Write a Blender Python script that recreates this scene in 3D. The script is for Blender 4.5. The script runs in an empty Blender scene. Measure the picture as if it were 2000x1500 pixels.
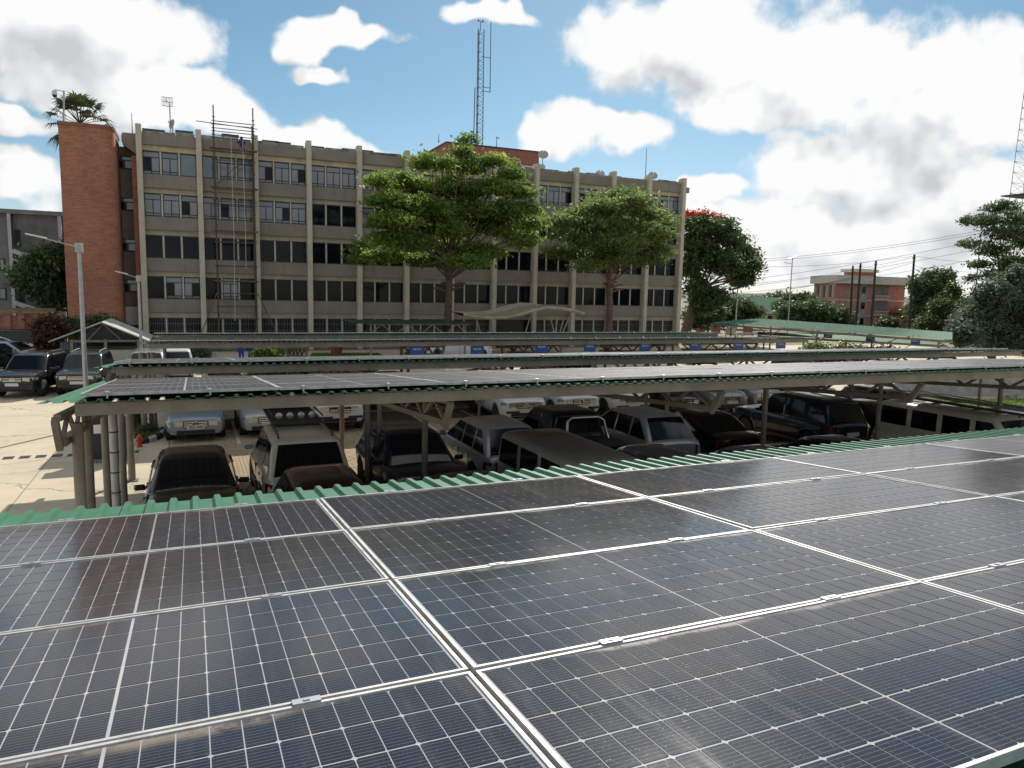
import bpy, math, random
import numpy as np
from mathutils import Vector, Matrix
random.seed(7); RNG = np.random.default_rng(11)
S = bpy.context.scene
COL = S.collection
R = math.radians

# ------------------------------------------------------------------ camera
YAW, PITCH, ROLL, FPX, CAMZ = 0.41388, 0.12276, 0.021339, 1431.68, 4.95
fw = Vector((math.sin(YAW)*math.cos(PITCH), math.cos(YAW)*math.cos(PITCH), -math.sin(PITCH)))
r0 = Vector((math.cos(YAW), -math.sin(YAW), 0)); u0 = r0.cross(fw)
rt = r0*math.cos(ROLL) + u0*math.sin(ROLL); up = u0*math.cos(ROLL) - r0*math.sin(ROLL)
cd = bpy.data.cameras.new('camera'); cam = bpy.data.objects.new('camera', cd); COL.objects.link(cam)
cd.sensor_width = 36; cd.lens = FPX/2000*36; cd.clip_start = .05; cd.clip_end = 6000
cam.matrix_world = Matrix(((rt.x, up.x, -fw.x, 0), (rt.y, up.y, -fw.y, 0), (rt.z, up.z, -fw.z, CAMZ), (0, 0, 0, 1)))
S.camera = cam
# survey helpers: sight lines of the photograph met with a known plane give the real positions of things
def sight(x, y): return fw + rt*((x-1000)/FPX) + up*((750-y)/FPX)
def at_y(x, y, Y): d = sight(x, y); return Vector((0, 0, CAMZ)) + d*(Y/d.y)
def at_z(x, y, Z): d = sight(x, y); return Vector((0, 0, CAMZ)) + d*((Z-CAMZ)/d.z)
def px_m(Y, x=1000): d = sight(x, 600); return Y/d.y/FPX      # metres per photo pixel at depth plane Y

# ------------------------------------------------------------------ light and sky
SUN = Vector((.73, 1.09, 1.0)).normalized()
sd = bpy.data.lights.new('sun', 'SUN'); sd.energy = 4.6; sd.angle = R(.55); sd.color = (1, .95, .87)
so = bpy.data.objects.new('sun', sd); COL.objects.link(so); so.rotation_euler = (-SUN).to_track_quat('-Z', 'Y').to_euler()
S.view_settings.view_transform = 'Standard'; S.view_settings.look = 'None'
S.view_settings.exposure = 0.2; S.view_settings.gamma = 1; S.view_settings.use_curve_mapping = False
S.cycles.use_denoising = True
S.cycles.max_bounces = 7; S.cycles.transparent_max_bounces = 6; S.cycles.caustics_reflective = False; S.cycles.caustics_refractive = False

class NT:                                               # small node-tree helper
    def __init__(s, tree): s.t = tree; s.n = tree.nodes; s.l = tree.links
    def new(s, typ, **kw):
        n = s.n.new(typ)
        for k, v in kw.items(): setattr(n, k, v)
        return n
    def put(s, sock, v):
        if v is None: return
        if hasattr(v, 'is_output') or isinstance(v, bpy.types.NodeSocket): s.l.new(v, sock)
        else: sock.default_value = v
    def math(s, op, a, b=None, c=None, clamp=False):
        n = s.new('ShaderNodeMath', operation=op, use_clamp=clamp)
        for i, v in enumerate((a, b, c)): s.put(n.inputs[i], v)
        return n.outputs[0]
    def mix(s, f, a, b, mode='MIX'):
        n = s.new('ShaderNodeMix', data_type='RGBA', blend_type=mode)
        s.put(n.inputs[0], f); s.put(n.inputs[6], a); s.put(n.inputs[7], b)
        return n.outputs[2]
    def ramp(s, v, lo, hi, a=0., b=1., typ='SMOOTHSTEP'):
        n = s.new('ShaderNodeMapRange', interpolation_type=typ)
        s.put(n.inputs[0], v); n.inputs[1].default_value = lo; n.inputs[2].default_value = hi; n.inputs[3].default_value = a; n.inputs[4].default_value = b
        return n.outputs[0]
    def noise(s, vec, scale, detail=4, rough=.55, dist=0.):
        n = s.new('ShaderNodeTexNoise'); s.put(n.inputs['Vector'], vec)
        n.inputs['Scale'].default_value = scale; n.inputs['Detail'].default_value = detail; n.inputs['Roughness'].default_value = rough; n.inputs['Distortion'].default_value = dist
        return n.outputs[0]
    def sep(s, v): n = s.new('ShaderNodeSeparateXYZ'); s.l.new(v, n.inputs[0]); return n.outputs
    def comb(s, x, y, z):
        n = s.new('ShaderNodeCombineXYZ')
        for i, v in enumerate((x, y, z)): s.put(n.inputs[i], v)
        return n.outputs[0]

W = bpy.data.worlds.new('World'); S.world = W; W.use_nodes = True
t = NT(W.node_tree); t.n.clear()
sky = t.new('ShaderNodeTexSky', sky_type='NISHITA', sun_disc=False)
sky.sun_elevation = math.asin(SUN.z); sky.sun_rotation = math.atan2(SUN.x, SUN.y); sky.altitude = 1200; sky.air_density = 1.0; sky.dust_density = .6; sky.ozone_density = 1.3
dirn = t.new('ShaderNodeTexCoord').outputs['Generated']
dx, dy, dz = t.sep(dirn)
az = t.math('MULTIPLY', t.math('ARCTAN2', dx, dy), 57.2958)
el = t.math('MULTIPLY', t.math('ARCSINE', dz), 57.2958)
wob = t.noise(dirn, 7.0, 3, .58); wob2 = t.noise(t.comb(dy, dz, dx), 7.0, 3, .58)
azw = t.math('ADD', az, t.math('MULTIPLY', t.math('SUBTRACT', wob, .5), 13.0))
elw = t.math('ADD', el, t.math('MULTIPLY', t.math('SUBTRACT', wob2, .5), 9.0))
def ang(x, y):
    d = sight(x, y).normalized(); return math.degrees(math.atan2(d.x, d.y)), math.degrees(math.asin(d.z))
CLOUDS = [  # photo x, y, rx, ry : cumulus banks that stand in the sky of the place
    (150, 60, 260, 130), (250, 190, 230, 75), (20, 245, 75, 38), (40, 375, 130, 62), (560, 262, 200, 40),
    (390, 225, 150, 40), (620, 60, 95, 62), (690, 55, 110, 35), (645, 145, 70, 24), (930, 5, 90, 40), (1170, 265, 130, 62),
    (1090, 285, 80, 35), (1330, 60, 230, 110), (1560, 110, 260, 120), (1500, 180, 210, 75), (1790, 140, 170, 90),
    (1640, 330, 230, 90), (1860, 220, 220, 90), (1880, 370, 260, 70), (1480, 460, 240, 55), (1750, 470, 330, 80), (1370, 385, 50, 30),
    (1900, 520, 300, 80), (1430, 530, 200, 70)]
def bank(azv, elv):
    acc = None
    for cx, cy, rx, ry in CLOUDS:
        if cx > 1300: rx, ry = rx*1.15, ry*1.15
        a, e = ang(cx, cy); a2, _ = ang(cx+rx, cy); _, e2 = ang(cx, cy-ry)
        qx = t.math('MULTIPLY_ADD', azv, 1/abs(a2-a), -a/abs(a2-a)); qy = t.math('MULTIPLY_ADD', elv, 1/abs(e2-e), -e/abs(e2-e))
        q = t.math('SUBTRACT', 1.0, t.math('SQRT', t.math('MULTIPLY_ADD', qx, qx, t.math('MULTIPLY', qy, qy))))
        acc = q if acc is None else t.math('SMOOTH_MAX', acc, q, .25)
    return acc
acc = bank(azw, elw); acc_up = bank(t.math('ADD', azw, 1.2), t.math('ADD', elw, 2.6))
# beyond the banks in view unseen cumulus goes on, cover raised for fill light
far_n = t.noise(dirn, 3.2, 2, .5)
away = t.ramp(t.math('ABSOLUTE', t.math('SUBTRACT', az, 23.7)), 36, 52)
away2 = t.ramp(el, 27, 38)
away = t.math('MAXIMUM', away, away2)
acc = t.math('MAXIMUM', acc, t.math('MULTIPLY_ADD', t.math('SUBTRACT', away, 1.0), 2.0, t.math('MULTIPLY', t.math('SUBTRACT', far_n, .46), 4.0)))
fine = t.noise(dirn, 24.0, 6, .60)
big = t.noise(dirn, 10.0, 3, .6)
dens = t.math('ADD', acc, t.math('MULTIPLY', t.math('SUBTRACT', fine, .5), .80))
cover = t.ramp(dens, -.07, .27)
cover = t.math('MULTIPLY', cover, t.ramp(el, -1.0, 1.5))
# sunlit tops and rims of the banks are white, their thick lower parts grey
off = t.new('ShaderNodeVectorMath', operation='ADD'); t.l.new(dirn, off.inputs[0]); off.inputs[1].default_value = (.012, .014, .035)
lit = t.math('SUBTRACT', big, t.noise(off.outputs[0], 10.0, 3, .6))
above = t.math('MULTIPLY', t.math('SUBTRACT', acc, acc_up), t.math('SUBTRACT', 1.0, away))
tone = t.math('MULTIPLY_ADD', t.math('MINIMUM', t.math('MAXIMUM', above, -.40), .40), .34, .735)
tone = t.math('MULTIPLY_ADD', lit, .7, tone)
tone = t.math('MULTIPLY_ADD', t.ramp(dens, .3, .9), -.05, tone)
tone = t.math('MULTIPLY_ADD', t.math('SUBTRACT', fine, .5), .24, tone)
glow = t.new('ShaderNodeVectorMath', operation='DOT_PRODUCT'); t.l.new(dirn, glow.inputs[0]); glow.inputs[1].default_value = SUN
tone = t.math('MULTIPLY', tone, t.ramp(glow.outputs['Value'], .35, .97, .90, 1.22))
tone = t.math('MINIMUM', t.math('MAXIMUM', tone, .58), .86)
ccol = t.mix(t.ramp(tone, .5, 1.0), (.90, .93, .97, 1), (1., 1., .99, 1))
ccol = t.mix(1.0, ccol, t.comb(tone, tone, tone), 'MULTIPLY')
SKYS = .078
tint = t.mix(t.ramp(el, 0, 16), (SKYS*1.02, SKYS*1.0, SKYS*1.0, 1), (SKYS*.86, SKYS*1.08, SKYS*1.02, 1))
scol = t.mix(1.0, sky.outputs[0], tint, 'MULTIPLY')
bg = t.new('ShaderNodeBackground'); t.l.new(t.mix(cover, scol, ccol), bg.inputs[0]); bg.inputs[1].default_value = 1.0
t.l.new(bg.outputs[0], t.new('ShaderNodeOutputWorld').inputs[0])

# ------------------------------------------------------------------ materials
MATS = {}
def pmat(name, col, rough=.6, metal=0., coat=0., var=.0, vscale=3., bump=0., bscale=30., spec=.5, col2=None, mscale=.6, coord='Object', ior=1.5, trans=0., emit=None, streak=0.):
    """plain procedural surface: base colour, two scales of colour variation, fine relief"""
    if name in MATS: return MATS[name]
    m = bpy.data.materials.new(name); m.use_nodes = True; k = NT(m.node_tree); b = k.n['Principled BSDF']
    c4 = (*col, 1)
    vec = k.new('ShaderNodeTexCoord').outputs[coord]
    c = c4
    if var or col2:
        n1 = k.noise(vec, vscale, 6, .6)
        lo = tuple(max(0, v*(1-var)) for v in col)+(1,); hi = tuple(v*(1+var) for v in col)+(1,)
        c = k.mix(k.ramp(n1, .3, .7), lo, hi)
        if col2:
            n2 = k.noise(vec, mscale, 5, .65)
            c = k.mix(k.ramp(n2, .45, .72), c, (*col2, 1))
        if streak:
            mp = k.new('ShaderNodeMapping'); k.l.new(vec, mp.inputs[0]); mp.inputs['Scale'].default_value = (2.6, 2.6, .12)
            n3 = k.noise(mp.outputs[0], 1.6, 6, .7)
            c = k.mix(k.math('MULTIPLY', k.ramp(n3, .5, .75), streak), c, (col[0]*.35, col[1]*.34, col[2]*.33, 1))
        k.l.new(c, b.inputs['Base Color'])
    else: b.inputs['Base Color'].default_value = c4
    b.inputs['Roughness'].default_value = rough; b.inputs['Metallic'].default_value = metal
    b.inputs['Coat Weight'].default_value = coat; b.inputs['Coat Roughness'].default_value = .06
    b.inputs['Specular IOR Level'].default_value = spec; b.inputs['IOR'].default_value = ior
    if bump:
        bp = k.new('ShaderNodeBump'); bp.inputs['Strength'].default_value = bump; bp.inputs['Distance'].default_value = .02
        k.l.new(k.noise(vec, bscale, 6, .6), bp.inputs['Height']); k.l.new(bp.outputs[0], b.inputs['Normal'])
    if emit: b.inputs['Emission Color'].default_value = (*emit, 1); b.inputs['Emission Strength'].default_value = 1
    MATS[name] = m; return m

def yard_mat():
    m = bpy.data.materials.new('concrete_yard'); m.use_nodes = True; k = NT(m.node_tree); b = k.n['Principled BSDF']
    o = k.new('ShaderNodeTexCoord').outputs['Object']; x, y, z = k.sep(o)
    c = k.mix(k.ramp(k.noise(o, .35, 6, .6), .3, .72), (.56, .475, .335, 1), (.47, .40, .285, 1))
    c = k.mix(k.ramp(k.noise(o, 3.5, 5, .65), .35, .7, 0, .35), c, (.60, .52, .38, 1))
    c = k.mix(k.ramp(k.noise(o, .9, 4, .7, .6), .60, .72, 0, .5), c, (.25, .21, .16, 1))          # oil and damp stains
    def joint(v, pitch, w): q = k.math('ABSOLUTE', k.math('SUBTRACT', k.math('FRACT', k.math('DIVIDE', v, pitch)), .5)); return k.math('LESS_THAN', q, w/pitch)
    jt = k.math('MAXIMUM', joint(k.math('ADD', x, 1.3), 5.0, .018), joint(k.math('ADD', y, .7), 4.2, .018))
    vo = k.new('ShaderNodeTexVoronoi', feature='DISTANCE_TO_EDGE'); wv = k.new('ShaderNodeVectorMath', operation='ADD'); k.l.new(o, wv.inputs[0])
    nn = k.noise(o, 1.1, 4, .6); k.l.new(k.comb(nn, nn, 0.), wv.inputs[1]); k.l.new(wv.outputs[0], vo.inputs['Vector']); vo.inputs['Scale'].default_value = .16
    crack = k.math('LESS_THAN', vo.outputs['Distance'], .0022)
    tyre = k.math('MULTIPLY', k.ramp(k.math('ABSOLUTE', k.math('SUBTRACT', k.math('FRACT', k.math('MULTIPLY_ADD', k.noise(o, .12, 2), .8, k.math('DIVIDE', y, 2.3))), .5)), .05, .12, 1, 0), k.ramp(k.noise(o, .5, 4, .6), .42, .65, 0, .28))
    c = k.mix(tyre, c, (.27, .235, .18, 1)); c = k.mix(k.math('MULTIPLY', k.math('MAXIMUM', jt, crack), .65), c, (.16, .135, .10, 1))
    k.l.new(c, b.inputs['Base Color']); b.inputs['Roughness'].default_value = .85
    bp = k.new('ShaderNodeBump'); bp.inputs['Strength'].default_value = .15; bp.inputs['Distance'].default_value = .02; k.l.new(k.noise(o, 12, 6, .6), bp.inputs['Height']); k.l.new(bp.outputs[0], b.inputs['Normal'])
    return m
M_conc = yard_mat()
M_earth  = pmat('open_ground', (.20, .17, .10), .95, var=.25, vscale=.08, col2=(.07, .10, .035), mscale=.03)
M_paver  = pmat('paver', (.43, .33, .21), .85, var=.22, vscale=6., bump=.2, bscale=40)
M_joint  = pmat('paver_joint', (.13, .10, .07), .95, var=.2, vscale=5.)
M_grass  = pmat('grass_turf', (.10, .17, .03), .9, var=.35, vscale=8., bump=.4, bscale=60)
M_kerbw  = pmat('kerb_white', (.62, .60, .55), .7, var=.15, vscale=7., col2=(.35, .33, .28), mscale=3)
M_kerbb  = pmat('kerb_black', (.03, .03, .03), .7, var=.2, vscale=7.)
M_green  = pmat('green_sheet', (.042, .165, .085), .45, var=.12, vscale=2.5, col2=(.06, .18, .105), mscale=.8, spec=.4, coat=.05)
M_greenf = pmat('green_sheet_weathered', (.10, .215, .14), .75, var=.12, vscale=1.5, col2=(.13, .24, .165), mscale=.4, spec=.25)
def two_sided(m, back):
    k = NT(m.node_tree); b = k.n['Principled BSDF']; src = b.inputs['Base Color'].links[0].from_socket
    k.l.new(k.mix(k.new('ShaderNodeNewGeometry').outputs['Backfacing'], src, (*back, 1)), b.inputs['Base Color'])
two_sided(M_green, (.50, .51, .50)); two_sided(M_greenf, (.45, .46, .45))
M_steel  = pmat('painted_steel', (.24, .205, .165), .5, var=.18, vscale=2.2, col2=(.17, .14, .11), mscale=1.2, bump=.05)
M_alu    = pmat('aluminium', (.50, .51, .52), .38, metal=.75, var=.06, vscale=6)
M_aluw   = pmat('panel_frame_silver', (.52, .52, .51), .5, metal=.3, var=.12, vscale=9, col2=(.36, .32, .27), mscale=5)
M_galv   = pmat('galvanised_steel', (.42, .43, .44), .45, metal=.55, var=.12, vscale=5)
M_dark   = pmat('dark_steel', (.045, .05, .055), .5, metal=.3, var=.15, vscale=5)
M_rust   = pmat('scaffold_tube', (.10, .085, .075), .6, metal=.4, var=.35, vscale=4, col2=(.18, .09, .045), mscale=1.5)
M_plank  = pmat('scaffold_plank', (.27, .18, .10), .8, var=.3, vscale=4)
M_spand  = pmat('spandrel_render', (.285, .245, .205), .85, var=.10, vscale=.9, col2=(.32, .275, .23), mscale=.35, bump=.12, bscale=8, streak=.32)
M_cream  = pmat('cream_paint', (.62, .55, .43), .75, var=.08, vscale=1.5, col2=(.53, .47, .365), mscale=.5, streak=.28)
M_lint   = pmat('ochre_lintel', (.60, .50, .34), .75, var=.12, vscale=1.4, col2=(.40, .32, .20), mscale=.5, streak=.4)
M_mast   = pmat('mast_blue_grey', (.10, .135, .17), .5, metal=.3, var=.15, vscale=3)
M_linb   = pmat('lintel_painted_shade', (.46, .40, .31), .8, var=.12, vscale=1.4, col2=(.36, .31, .24), mscale=.6, streak=.3)  # darker copy of the lintel colour, lower-floor shade painted in
M_parap  = pmat('weathered_parapet', (.36, .345, .32), .9, var=.35, vscale=2.2, col2=(.12, .115, .11), mscale=1.2, streak=.8)
M_flat   = pmat('roof_slab', (.20, .19, .18), .9, var=.2, vscale=1)
M_winfr  = pmat('window_frame_dark', (.025, .028, .032), .45, metal=.3)
M_glassd = pmat('window_glass_dark', (.006, .009, .013), .06, spec=.2, var=.3, vscale=.3, ior=1.5)
M_glassc = pmat('window_glass_curtained', (.21, .225, .26), .10, spec=.6, var=.12, vscale=.8, coat=.6)
M_glassb = pmat('window_glass_painted_sky', (.10, .17, .22), .05, spec=.8, var=.25, vscale=.5, coat=.6)  # blue of the reflected sky put into the glass colour
M_bars   = pmat('window_bars_white', (.26, .255, .24), .6)
M_white  = pmat('white_paint', (.72, .72, .70), .5, var=.05, vscale=4)
M_dish   = pmat('dish_grey', (.40, .40, .39), .6, var=.12, vscale=5)
M_blue   = pmat('sign_blue', (.025, .085, .30), .4, var=.08, vscale=6)
M_blueC  = pmat('overall_blue', (.03, .08, .28), .85, var=.2, vscale=9)
M_skin   = pmat('skin_brown', (.09, .05, .03), .6)
M_hair   = pmat('hair_black', (.012, .010, .010), .8)
M_redp   = pmat('red_paint', (.60, .06, .02), .45)
M_tarp   = pmat('entrance_canopy_skin', (.52, .46, .35), .55, var=.15, vscale=1.5, col2=(.40, .35, .27), mscale=.6)
M_tarpt  = pmat('entrance_canopy_top', (.50, .42, .25), .6, var=.25, vscale=1.5, col2=(.22, .19, .13), mscale=.8)
M_bark   = pmat('bark', (.12, .075, .055), .9, var=.3, vscale=5, bump=.5, bscale=25)
M_barkr  = pmat('bark_reddish', (.17, .095, .07), .9, var=.25, vscale=4, bump=.4, bscale=22)
M_cableb = pmat('cable_black', (.03, .03, .035), .6)
M_polew  = pmat('creosoted_pole', (.035, .028, .025), .8, var=.3, vscale=3)
M_wallw  = pmat('white_rendered_wall', (.45, .44, .36), .8, var=.1, vscale=1.5, streak=.2)
M_greyb  = pmat('grey_rendered_block', (.24, .24, .245), .85, var=.15, vscale=.6, col2=(.12, .12, .125), mscale=.25, streak=.5)
M_asb    = pmat('fibre_cement_sheet', (.36, .35, .33), .8, var=.2, vscale=2)
M_tileR  = pmat('red_roof_tiles', (.32, .12, .07), .8, var=.2, vscale=1.5)
M_blinds = pmat('blue_shade_grid', (.10, .24, .34), .5, var=.2, vscale=7)
M_pot    = pmat('terracotta', (.28, .10, .06), .8, var=.15, vscale=5)
M_tank   = pmat('tank_green', (.02, .07, .05), .5)

def brick_mat(name, c1, c2, mortar, sc=1.0):
    m = bpy.data.materials.new(name); m.use_nodes = True; k = NT(m.node_tree); b = k.n['Principled BSDF']
    g = k.new('ShaderNodeNewGeometry'); o = k.new('ShaderNodeTexCoord').outputs['Object']
    x, y, z = k.sep(o); nx, ny, nz = k.sep(g.outputs['Normal'])
    hor = k.mix(k.math('GREATER_THAN', k.math('ABSOLUTE', nx), .7), k.comb(x, z, 0.), k.comb(y, z, 0.))
    br = k.new('ShaderNodeTexBrick'); k.l.new(hor, br.inputs['Vector']); br.inputs['Color1'].default_value = (*c1, 1); br.inputs['Color2'].default_value = (*c2, 1); br.inputs['Mortar'].default_value = (*mortar, 1)
    br.inputs['Scale'].default_value = sc; br.inputs['Brick Width'].default_value = .23; br.inputs['Row Height'].default_value = .085; br.inputs['Mortar Size'].default_value = .012; br.inputs['Bias'].default_value = 0.
    n1 = k.noise(o, .5, 5, .6); n2 = k.noise(o, 5., 3, .6)
    c = k.mix(k.ramp(n1, .35, .7), br.outputs[0], k.mix(1.0, br.outputs[0], (.72, .70, .70, 1), 'MULTIPLY'))
    mp = k.new('ShaderNodeMapping'); k.l.new(o, mp.inputs[0]); mp.inputs['Scale'].default_value = (.9, .9, 7.5)
    n3 = k.noise(mp.outputs[0], 1.3, 6, .75)
    c = k.mix(k.ramp(n3, .42, .68, 0, .85), c, (c2[0]*.62, c2[1]*.62, c2[2]*.66, 1))
    c = k.mix(k.ramp(n2, .3, .8, 0, .35), c, (c1[0]*1.25, c1[1]*1.3, c1[2]*1.35, 1))
    k.l.new(c, b.inputs['Base Color']); b.inputs['Roughness'].default_value = .9
    bp = k.new('ShaderNodeBump'); bp.inputs['Strength'].default_value = .35; bp.inputs['Distance'].default_value = .02
    k.l.new(k.math('SUBTRACT', 1., br.outputs['Fac']), bp.inputs['Height']); k.l.new(bp.outputs[0], b.inputs['Normal'])
    MATS[name] = m; return m
M_brick = brick_mat('red_brick', (.50, .195, .105), (.37, .125, .07), (.46, .30, .22))
M_brick2 = brick_mat('dull_brick', (.36, .13, .09), (.28, .10, .075), (.30, .19, .15))

def leaf_mat(name, c1, c2, c3, trans=.35):
    m = bpy.data.materials.new(name); m.use_nodes = True; k = NT(m.node_tree); b = k.n['Principled BSDF']
    rnd = k.new('ShaderNodeNewGeometry').outputs['Random Per Island']
    o = k.new('ShaderNodeTexCoord').outputs['Object']
    c = k.mix(rnd, (*c1, 1), (*c2, 1)); c = k.mix(k.ramp(k.noise(o, .55, 3), .5, .72), c, (*c3, 1))
    k.l.new(c, b.inputs['Base Color']); b.inputs['Roughness'].default_value = .55; b.inputs['Specular IOR Level'].default_value = .3
    tr = k.new('ShaderNodeBsdfTranslucent'); k.l.new(c, tr.inputs[0])
    mx = k.new('ShaderNodeMixShader'); mx.inputs[0].default_value = trans
    k.l.new(b.outputs[0], mx.inputs[1]); k.l.new(tr.outputs[0], mx.inputs[2]); k.l.new(mx.outputs[0], k.n['Material Output'].inputs[0])
    MATS[name] = m; return m
L_main  = leaf_mat('leaf_bright', (.105, .19, .045), (.22, .31, .06), (.36, .42, .08), .58)
L_dull  = leaf_mat('leaf_dull', (.14, .21, .07), (.25, .32, .10), (.32, .36, .12), .58)
L_dark  = leaf_mat('leaf_dark', (.065, .115, .05), (.12, .175, .07), (.14, .19, .075), .4)
L_olive = leaf_mat('leaf_olive', (.07, .10, .035), (.12, .15, .05), (.15, .17, .06), .3)
L_grey  = leaf_mat('needle_grey_green', (.085, .125, .085), (.14, .18, .115), (.11, .15, .10), .45)
L_red   = leaf_mat('leaf_bronze', (.12, .035, .02), (.09, .07, .025), (.16, .06, .025), .3)
L_flow  = leaf_mat('petal_scarlet', (.55, .05, .02), (.65, .10, .03), (.45, .03, .02), .3)
L_palm  = leaf_mat('palm_leaf', (.05, .075, .03), (.10, .12, .05), (.14, .15, .07), .25)
L_lawn  = leaf_mat('blade', (.12, .20, .03), (.19, .27, .04), (.17, .24, .05), .3)
L_hedge = leaf_mat('leaf_hedge', (.08, .14, .025), (.16, .20, .035), (.20, .22, .05), .3)

def paint(name, col, metal=.35, rough=.34, dust=.12, coat=.8):
    key = 'car_'+name
    if key in MATS: return MATS[key]
    m = bpy.data.materials.new(key); m.use_nodes = True; k = NT(m.node_tree); b = k.n['Principled BSDF']
    o = k.new('ShaderNodeTexCoord').outputs['Object']; z = k.sep(o)[2]
    n = k.noise(o, 2.5, 5, .6)
    f = k.math('MULTIPLY', k.ramp(n, .35, .75), k.math('ADD', k.ramp(z, .9, .25, 0, dust*1.5), dust*.5))
    k.l.new(k.mix(f, (*col, 1), (.28, .22, .15, 1)), b.inputs['Base Color'])
    b.inputs['Metallic'].default_value = metal; k.l.new(k.math('ADD', k.math('MULTIPLY', f, .5), rough), b.inputs['Roughness'])
    b.inputs['Coat Weight'].default_value = coat; b.inputs['Coat Roughness'].default_value = .05
    b.inputs['Specular IOR Level'].default_value = .3
    MATS[key] = m; return m
P_black = paint('black', (.006, .0065, .008), 0., .22, .06, .35); P_navy = paint('navy', (.006, .011, .028), 0., .22, .06, .4); P_white = paint('white', (.66, .66, .64), 0., .35, .1)
P_silver = paint('silver', (.44, .45, .47), .3, .35); P_grey = paint('grey', (.20, .205, .21), .2, .38); P_slate = paint('slate', (.24, .29, .35), .3)
P_maroon = paint('maroon', (.045, .010, .013), 0., .25, .08, .45); P_beige = paint('beige', (.56, .53, .45), .05, .4, .15); P_dkgreen = paint('dark_green', (.008, .017, .017), 0., .22, .06, .4); P_cream = paint('cream', (.55, .50, .38), 0, .45)
M_cglass = pmat('car_glass', (.007, .009, .011), .05, spec=.4)
M_tyre = pmat('tyre', (.018, .018, .018), .85, var=.2, vscale=9)
M_rim = pmat('rim_alloy', (.45, .45, .46), .35, metal=.8)
M_plast = pmat('black_plastic', (.02, .02, .022), .55)
M_chrome = pmat('chrome', (.68, .69, .70), .14, metal=1.)
M_lamp = pmat('headlamp_glass', (.42, .43, .44), .10, metal=.4, coat=1.)
M_tail = pmat('tail_lamp_red', (.17, .008, .008), .15, coat=1.)
M_plate = pmat('plate_white', (.62, .62, .60), .5)
M_ink = pmat('ink_black', (.012, .012, .012), .6)
M_inkw = pmat('ink_white', (.75, .76, .78), .6)

# ------------------------------------------------------------------ mesh helpers
class MB:
    def __init__(s): s.v = []; s.f = []
    def add(s, vs, fs):
        o = len(s.v); s.v += [tuple(p) for p in vs]; s.f += [tuple(i+o for i in f) for f in fs]; return s
    def box(s, x0, x1, y0, y1, z0, z1):
        return s.add([(x0, y0, z0), (x1, y0, z0), (x1, y1, z0), (x0, y1, z0), (x0, y0, z1), (x1, y0, z1), (x1, y1, z1), (x0, y1, z1)],
                     [(0, 3, 2, 1), (4, 5, 6, 7), (0, 1, 5, 4), (1, 2, 6, 5), (2, 3, 7, 6), (3, 0, 4, 7)])
    def bar(s, p, q, w, h, upv=(0, 0, 1)):
        p, q = Vector(p), Vector(q); d = (q-p).normalized(); u = Vector(upv)
        if abs(d.dot(u)) > .98: u = Vector((0, 1, 0))
        a = d.cross(u).normalized(); b = a.cross(d).normalized(); a *= w/2; b *= h/2
        return s.add([p-a-b, p+a-b, p+a+b, p-a+b, q-a-b, q+a-b, q+a+b, q-a+b], [(3, 2, 1, 0), (4, 5, 6, 7), (0, 1, 5, 4), (1, 2, 6, 5), (2, 3, 7, 6), (3, 0, 4, 7)])
    def tube(s, pts, rad, n=8):
        pts = [Vector(p) for p in pts]; rad = rad if isinstance(rad, (list, tuple)) else [rad]*len(pts)
        vs = []; fs = []; pa = None
        for i, p in enumerate(pts):
            d = (pts[min(i+1, len(pts)-1)] - pts[max(i-1, 0)]).normalized()
            a = pa - d*pa.dot(d) if pa is not None else d.cross(Vector((0, 0, 1)) if abs(d.z) < .9 else Vector((1, 0, 0)))
            a.normalize(); pa = a; b = d.cross(a)
            for k in range(n):
                c = 2*math.pi*k/n; vs.append(p + (a*math.cos(c) + b*math.sin(c))*rad[i])
        for i in range(len(pts)-1):
            for k in range(n): fs.append((i*n+k, i*n+(k+1) % n, (i+1)*n+(k+1) % n, (i+1)*n+k))
        fs.append(tuple(range(n-1, -1, -1))); fs.append(tuple((len(pts)-1)*n+k for k in range(n)))
        return s.add(vs, fs)
    def loft(s, loops, caps=True, closed=True):
        n = len(loops[0]); vs = [p for L in loops for p in L]; fs = []
        for i in range(len(loops)-1):
            for k in range(n if closed else n-1): fs.append((i*n+k, i*n+(k+1) % n, (i+1)*n+(k+1) % n, (i+1)*n+k))
        if caps: fs.append(tuple(range(n-1, -1, -1))); fs.append(tuple((len(loops)-1)*n+k for k in range(n)))
        return s.add(vs, fs)
    def lathe(s, prof, n=20, axis='z', c=(0, 0, 0)):
        L = []
        for r, h in prof:
            lp = []
            for k in range(n):
                a = 2*math.pi*k/n; x, y = r*math.cos(a), r*math.sin(a)
                lp.append((c[0]+x, c[1]+y, c[2]+h) if axis == 'z' else ((c[0]+x, c[1]+h, c[2]+y) if axis == 'y' else (c[0]+h, c[1]+x, c[2]+y)))
            L.append(lp)
        return s.loft(L, True)
    def mesh(s, name, smooth=False):
        me = bpy.data.meshes.new(name); me.from_pydata(s.v, [], s.f); me.validate(); 
        if smooth:
            me.shade_smooth(); me.set_sharp_from_angle(angle=R(38))
        return me
    def build(s, name, mat, parent=None, smooth=False, world=True):
        if parent is not None and world:
            L = parent.matrix_basis.translation; P = parent.parent
            if P is not None: L = L + P.matrix_basis.translation
            s.v = [(p[0]-L.x, p[1]-L.y, p[2]-L.z) for p in s.v]
        return link(name, s.mesh(name, smooth), mat, parent)
def link(name, me, mat, parent=None):
    o = bpy.data.objects.new(name, me); COL.objects.link(o)
    if mat is not None and not me.materials: me.materials.append(mat)
    if parent is not None: o.parent = parent
    return o
def tag(o, label=None, cat=None, group=None, kind=None):
    if label: o['label'] = label
    if cat: o['category'] = cat
    if group: o['group'] = group
    if kind: o['kind'] = kind
    return o
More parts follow.
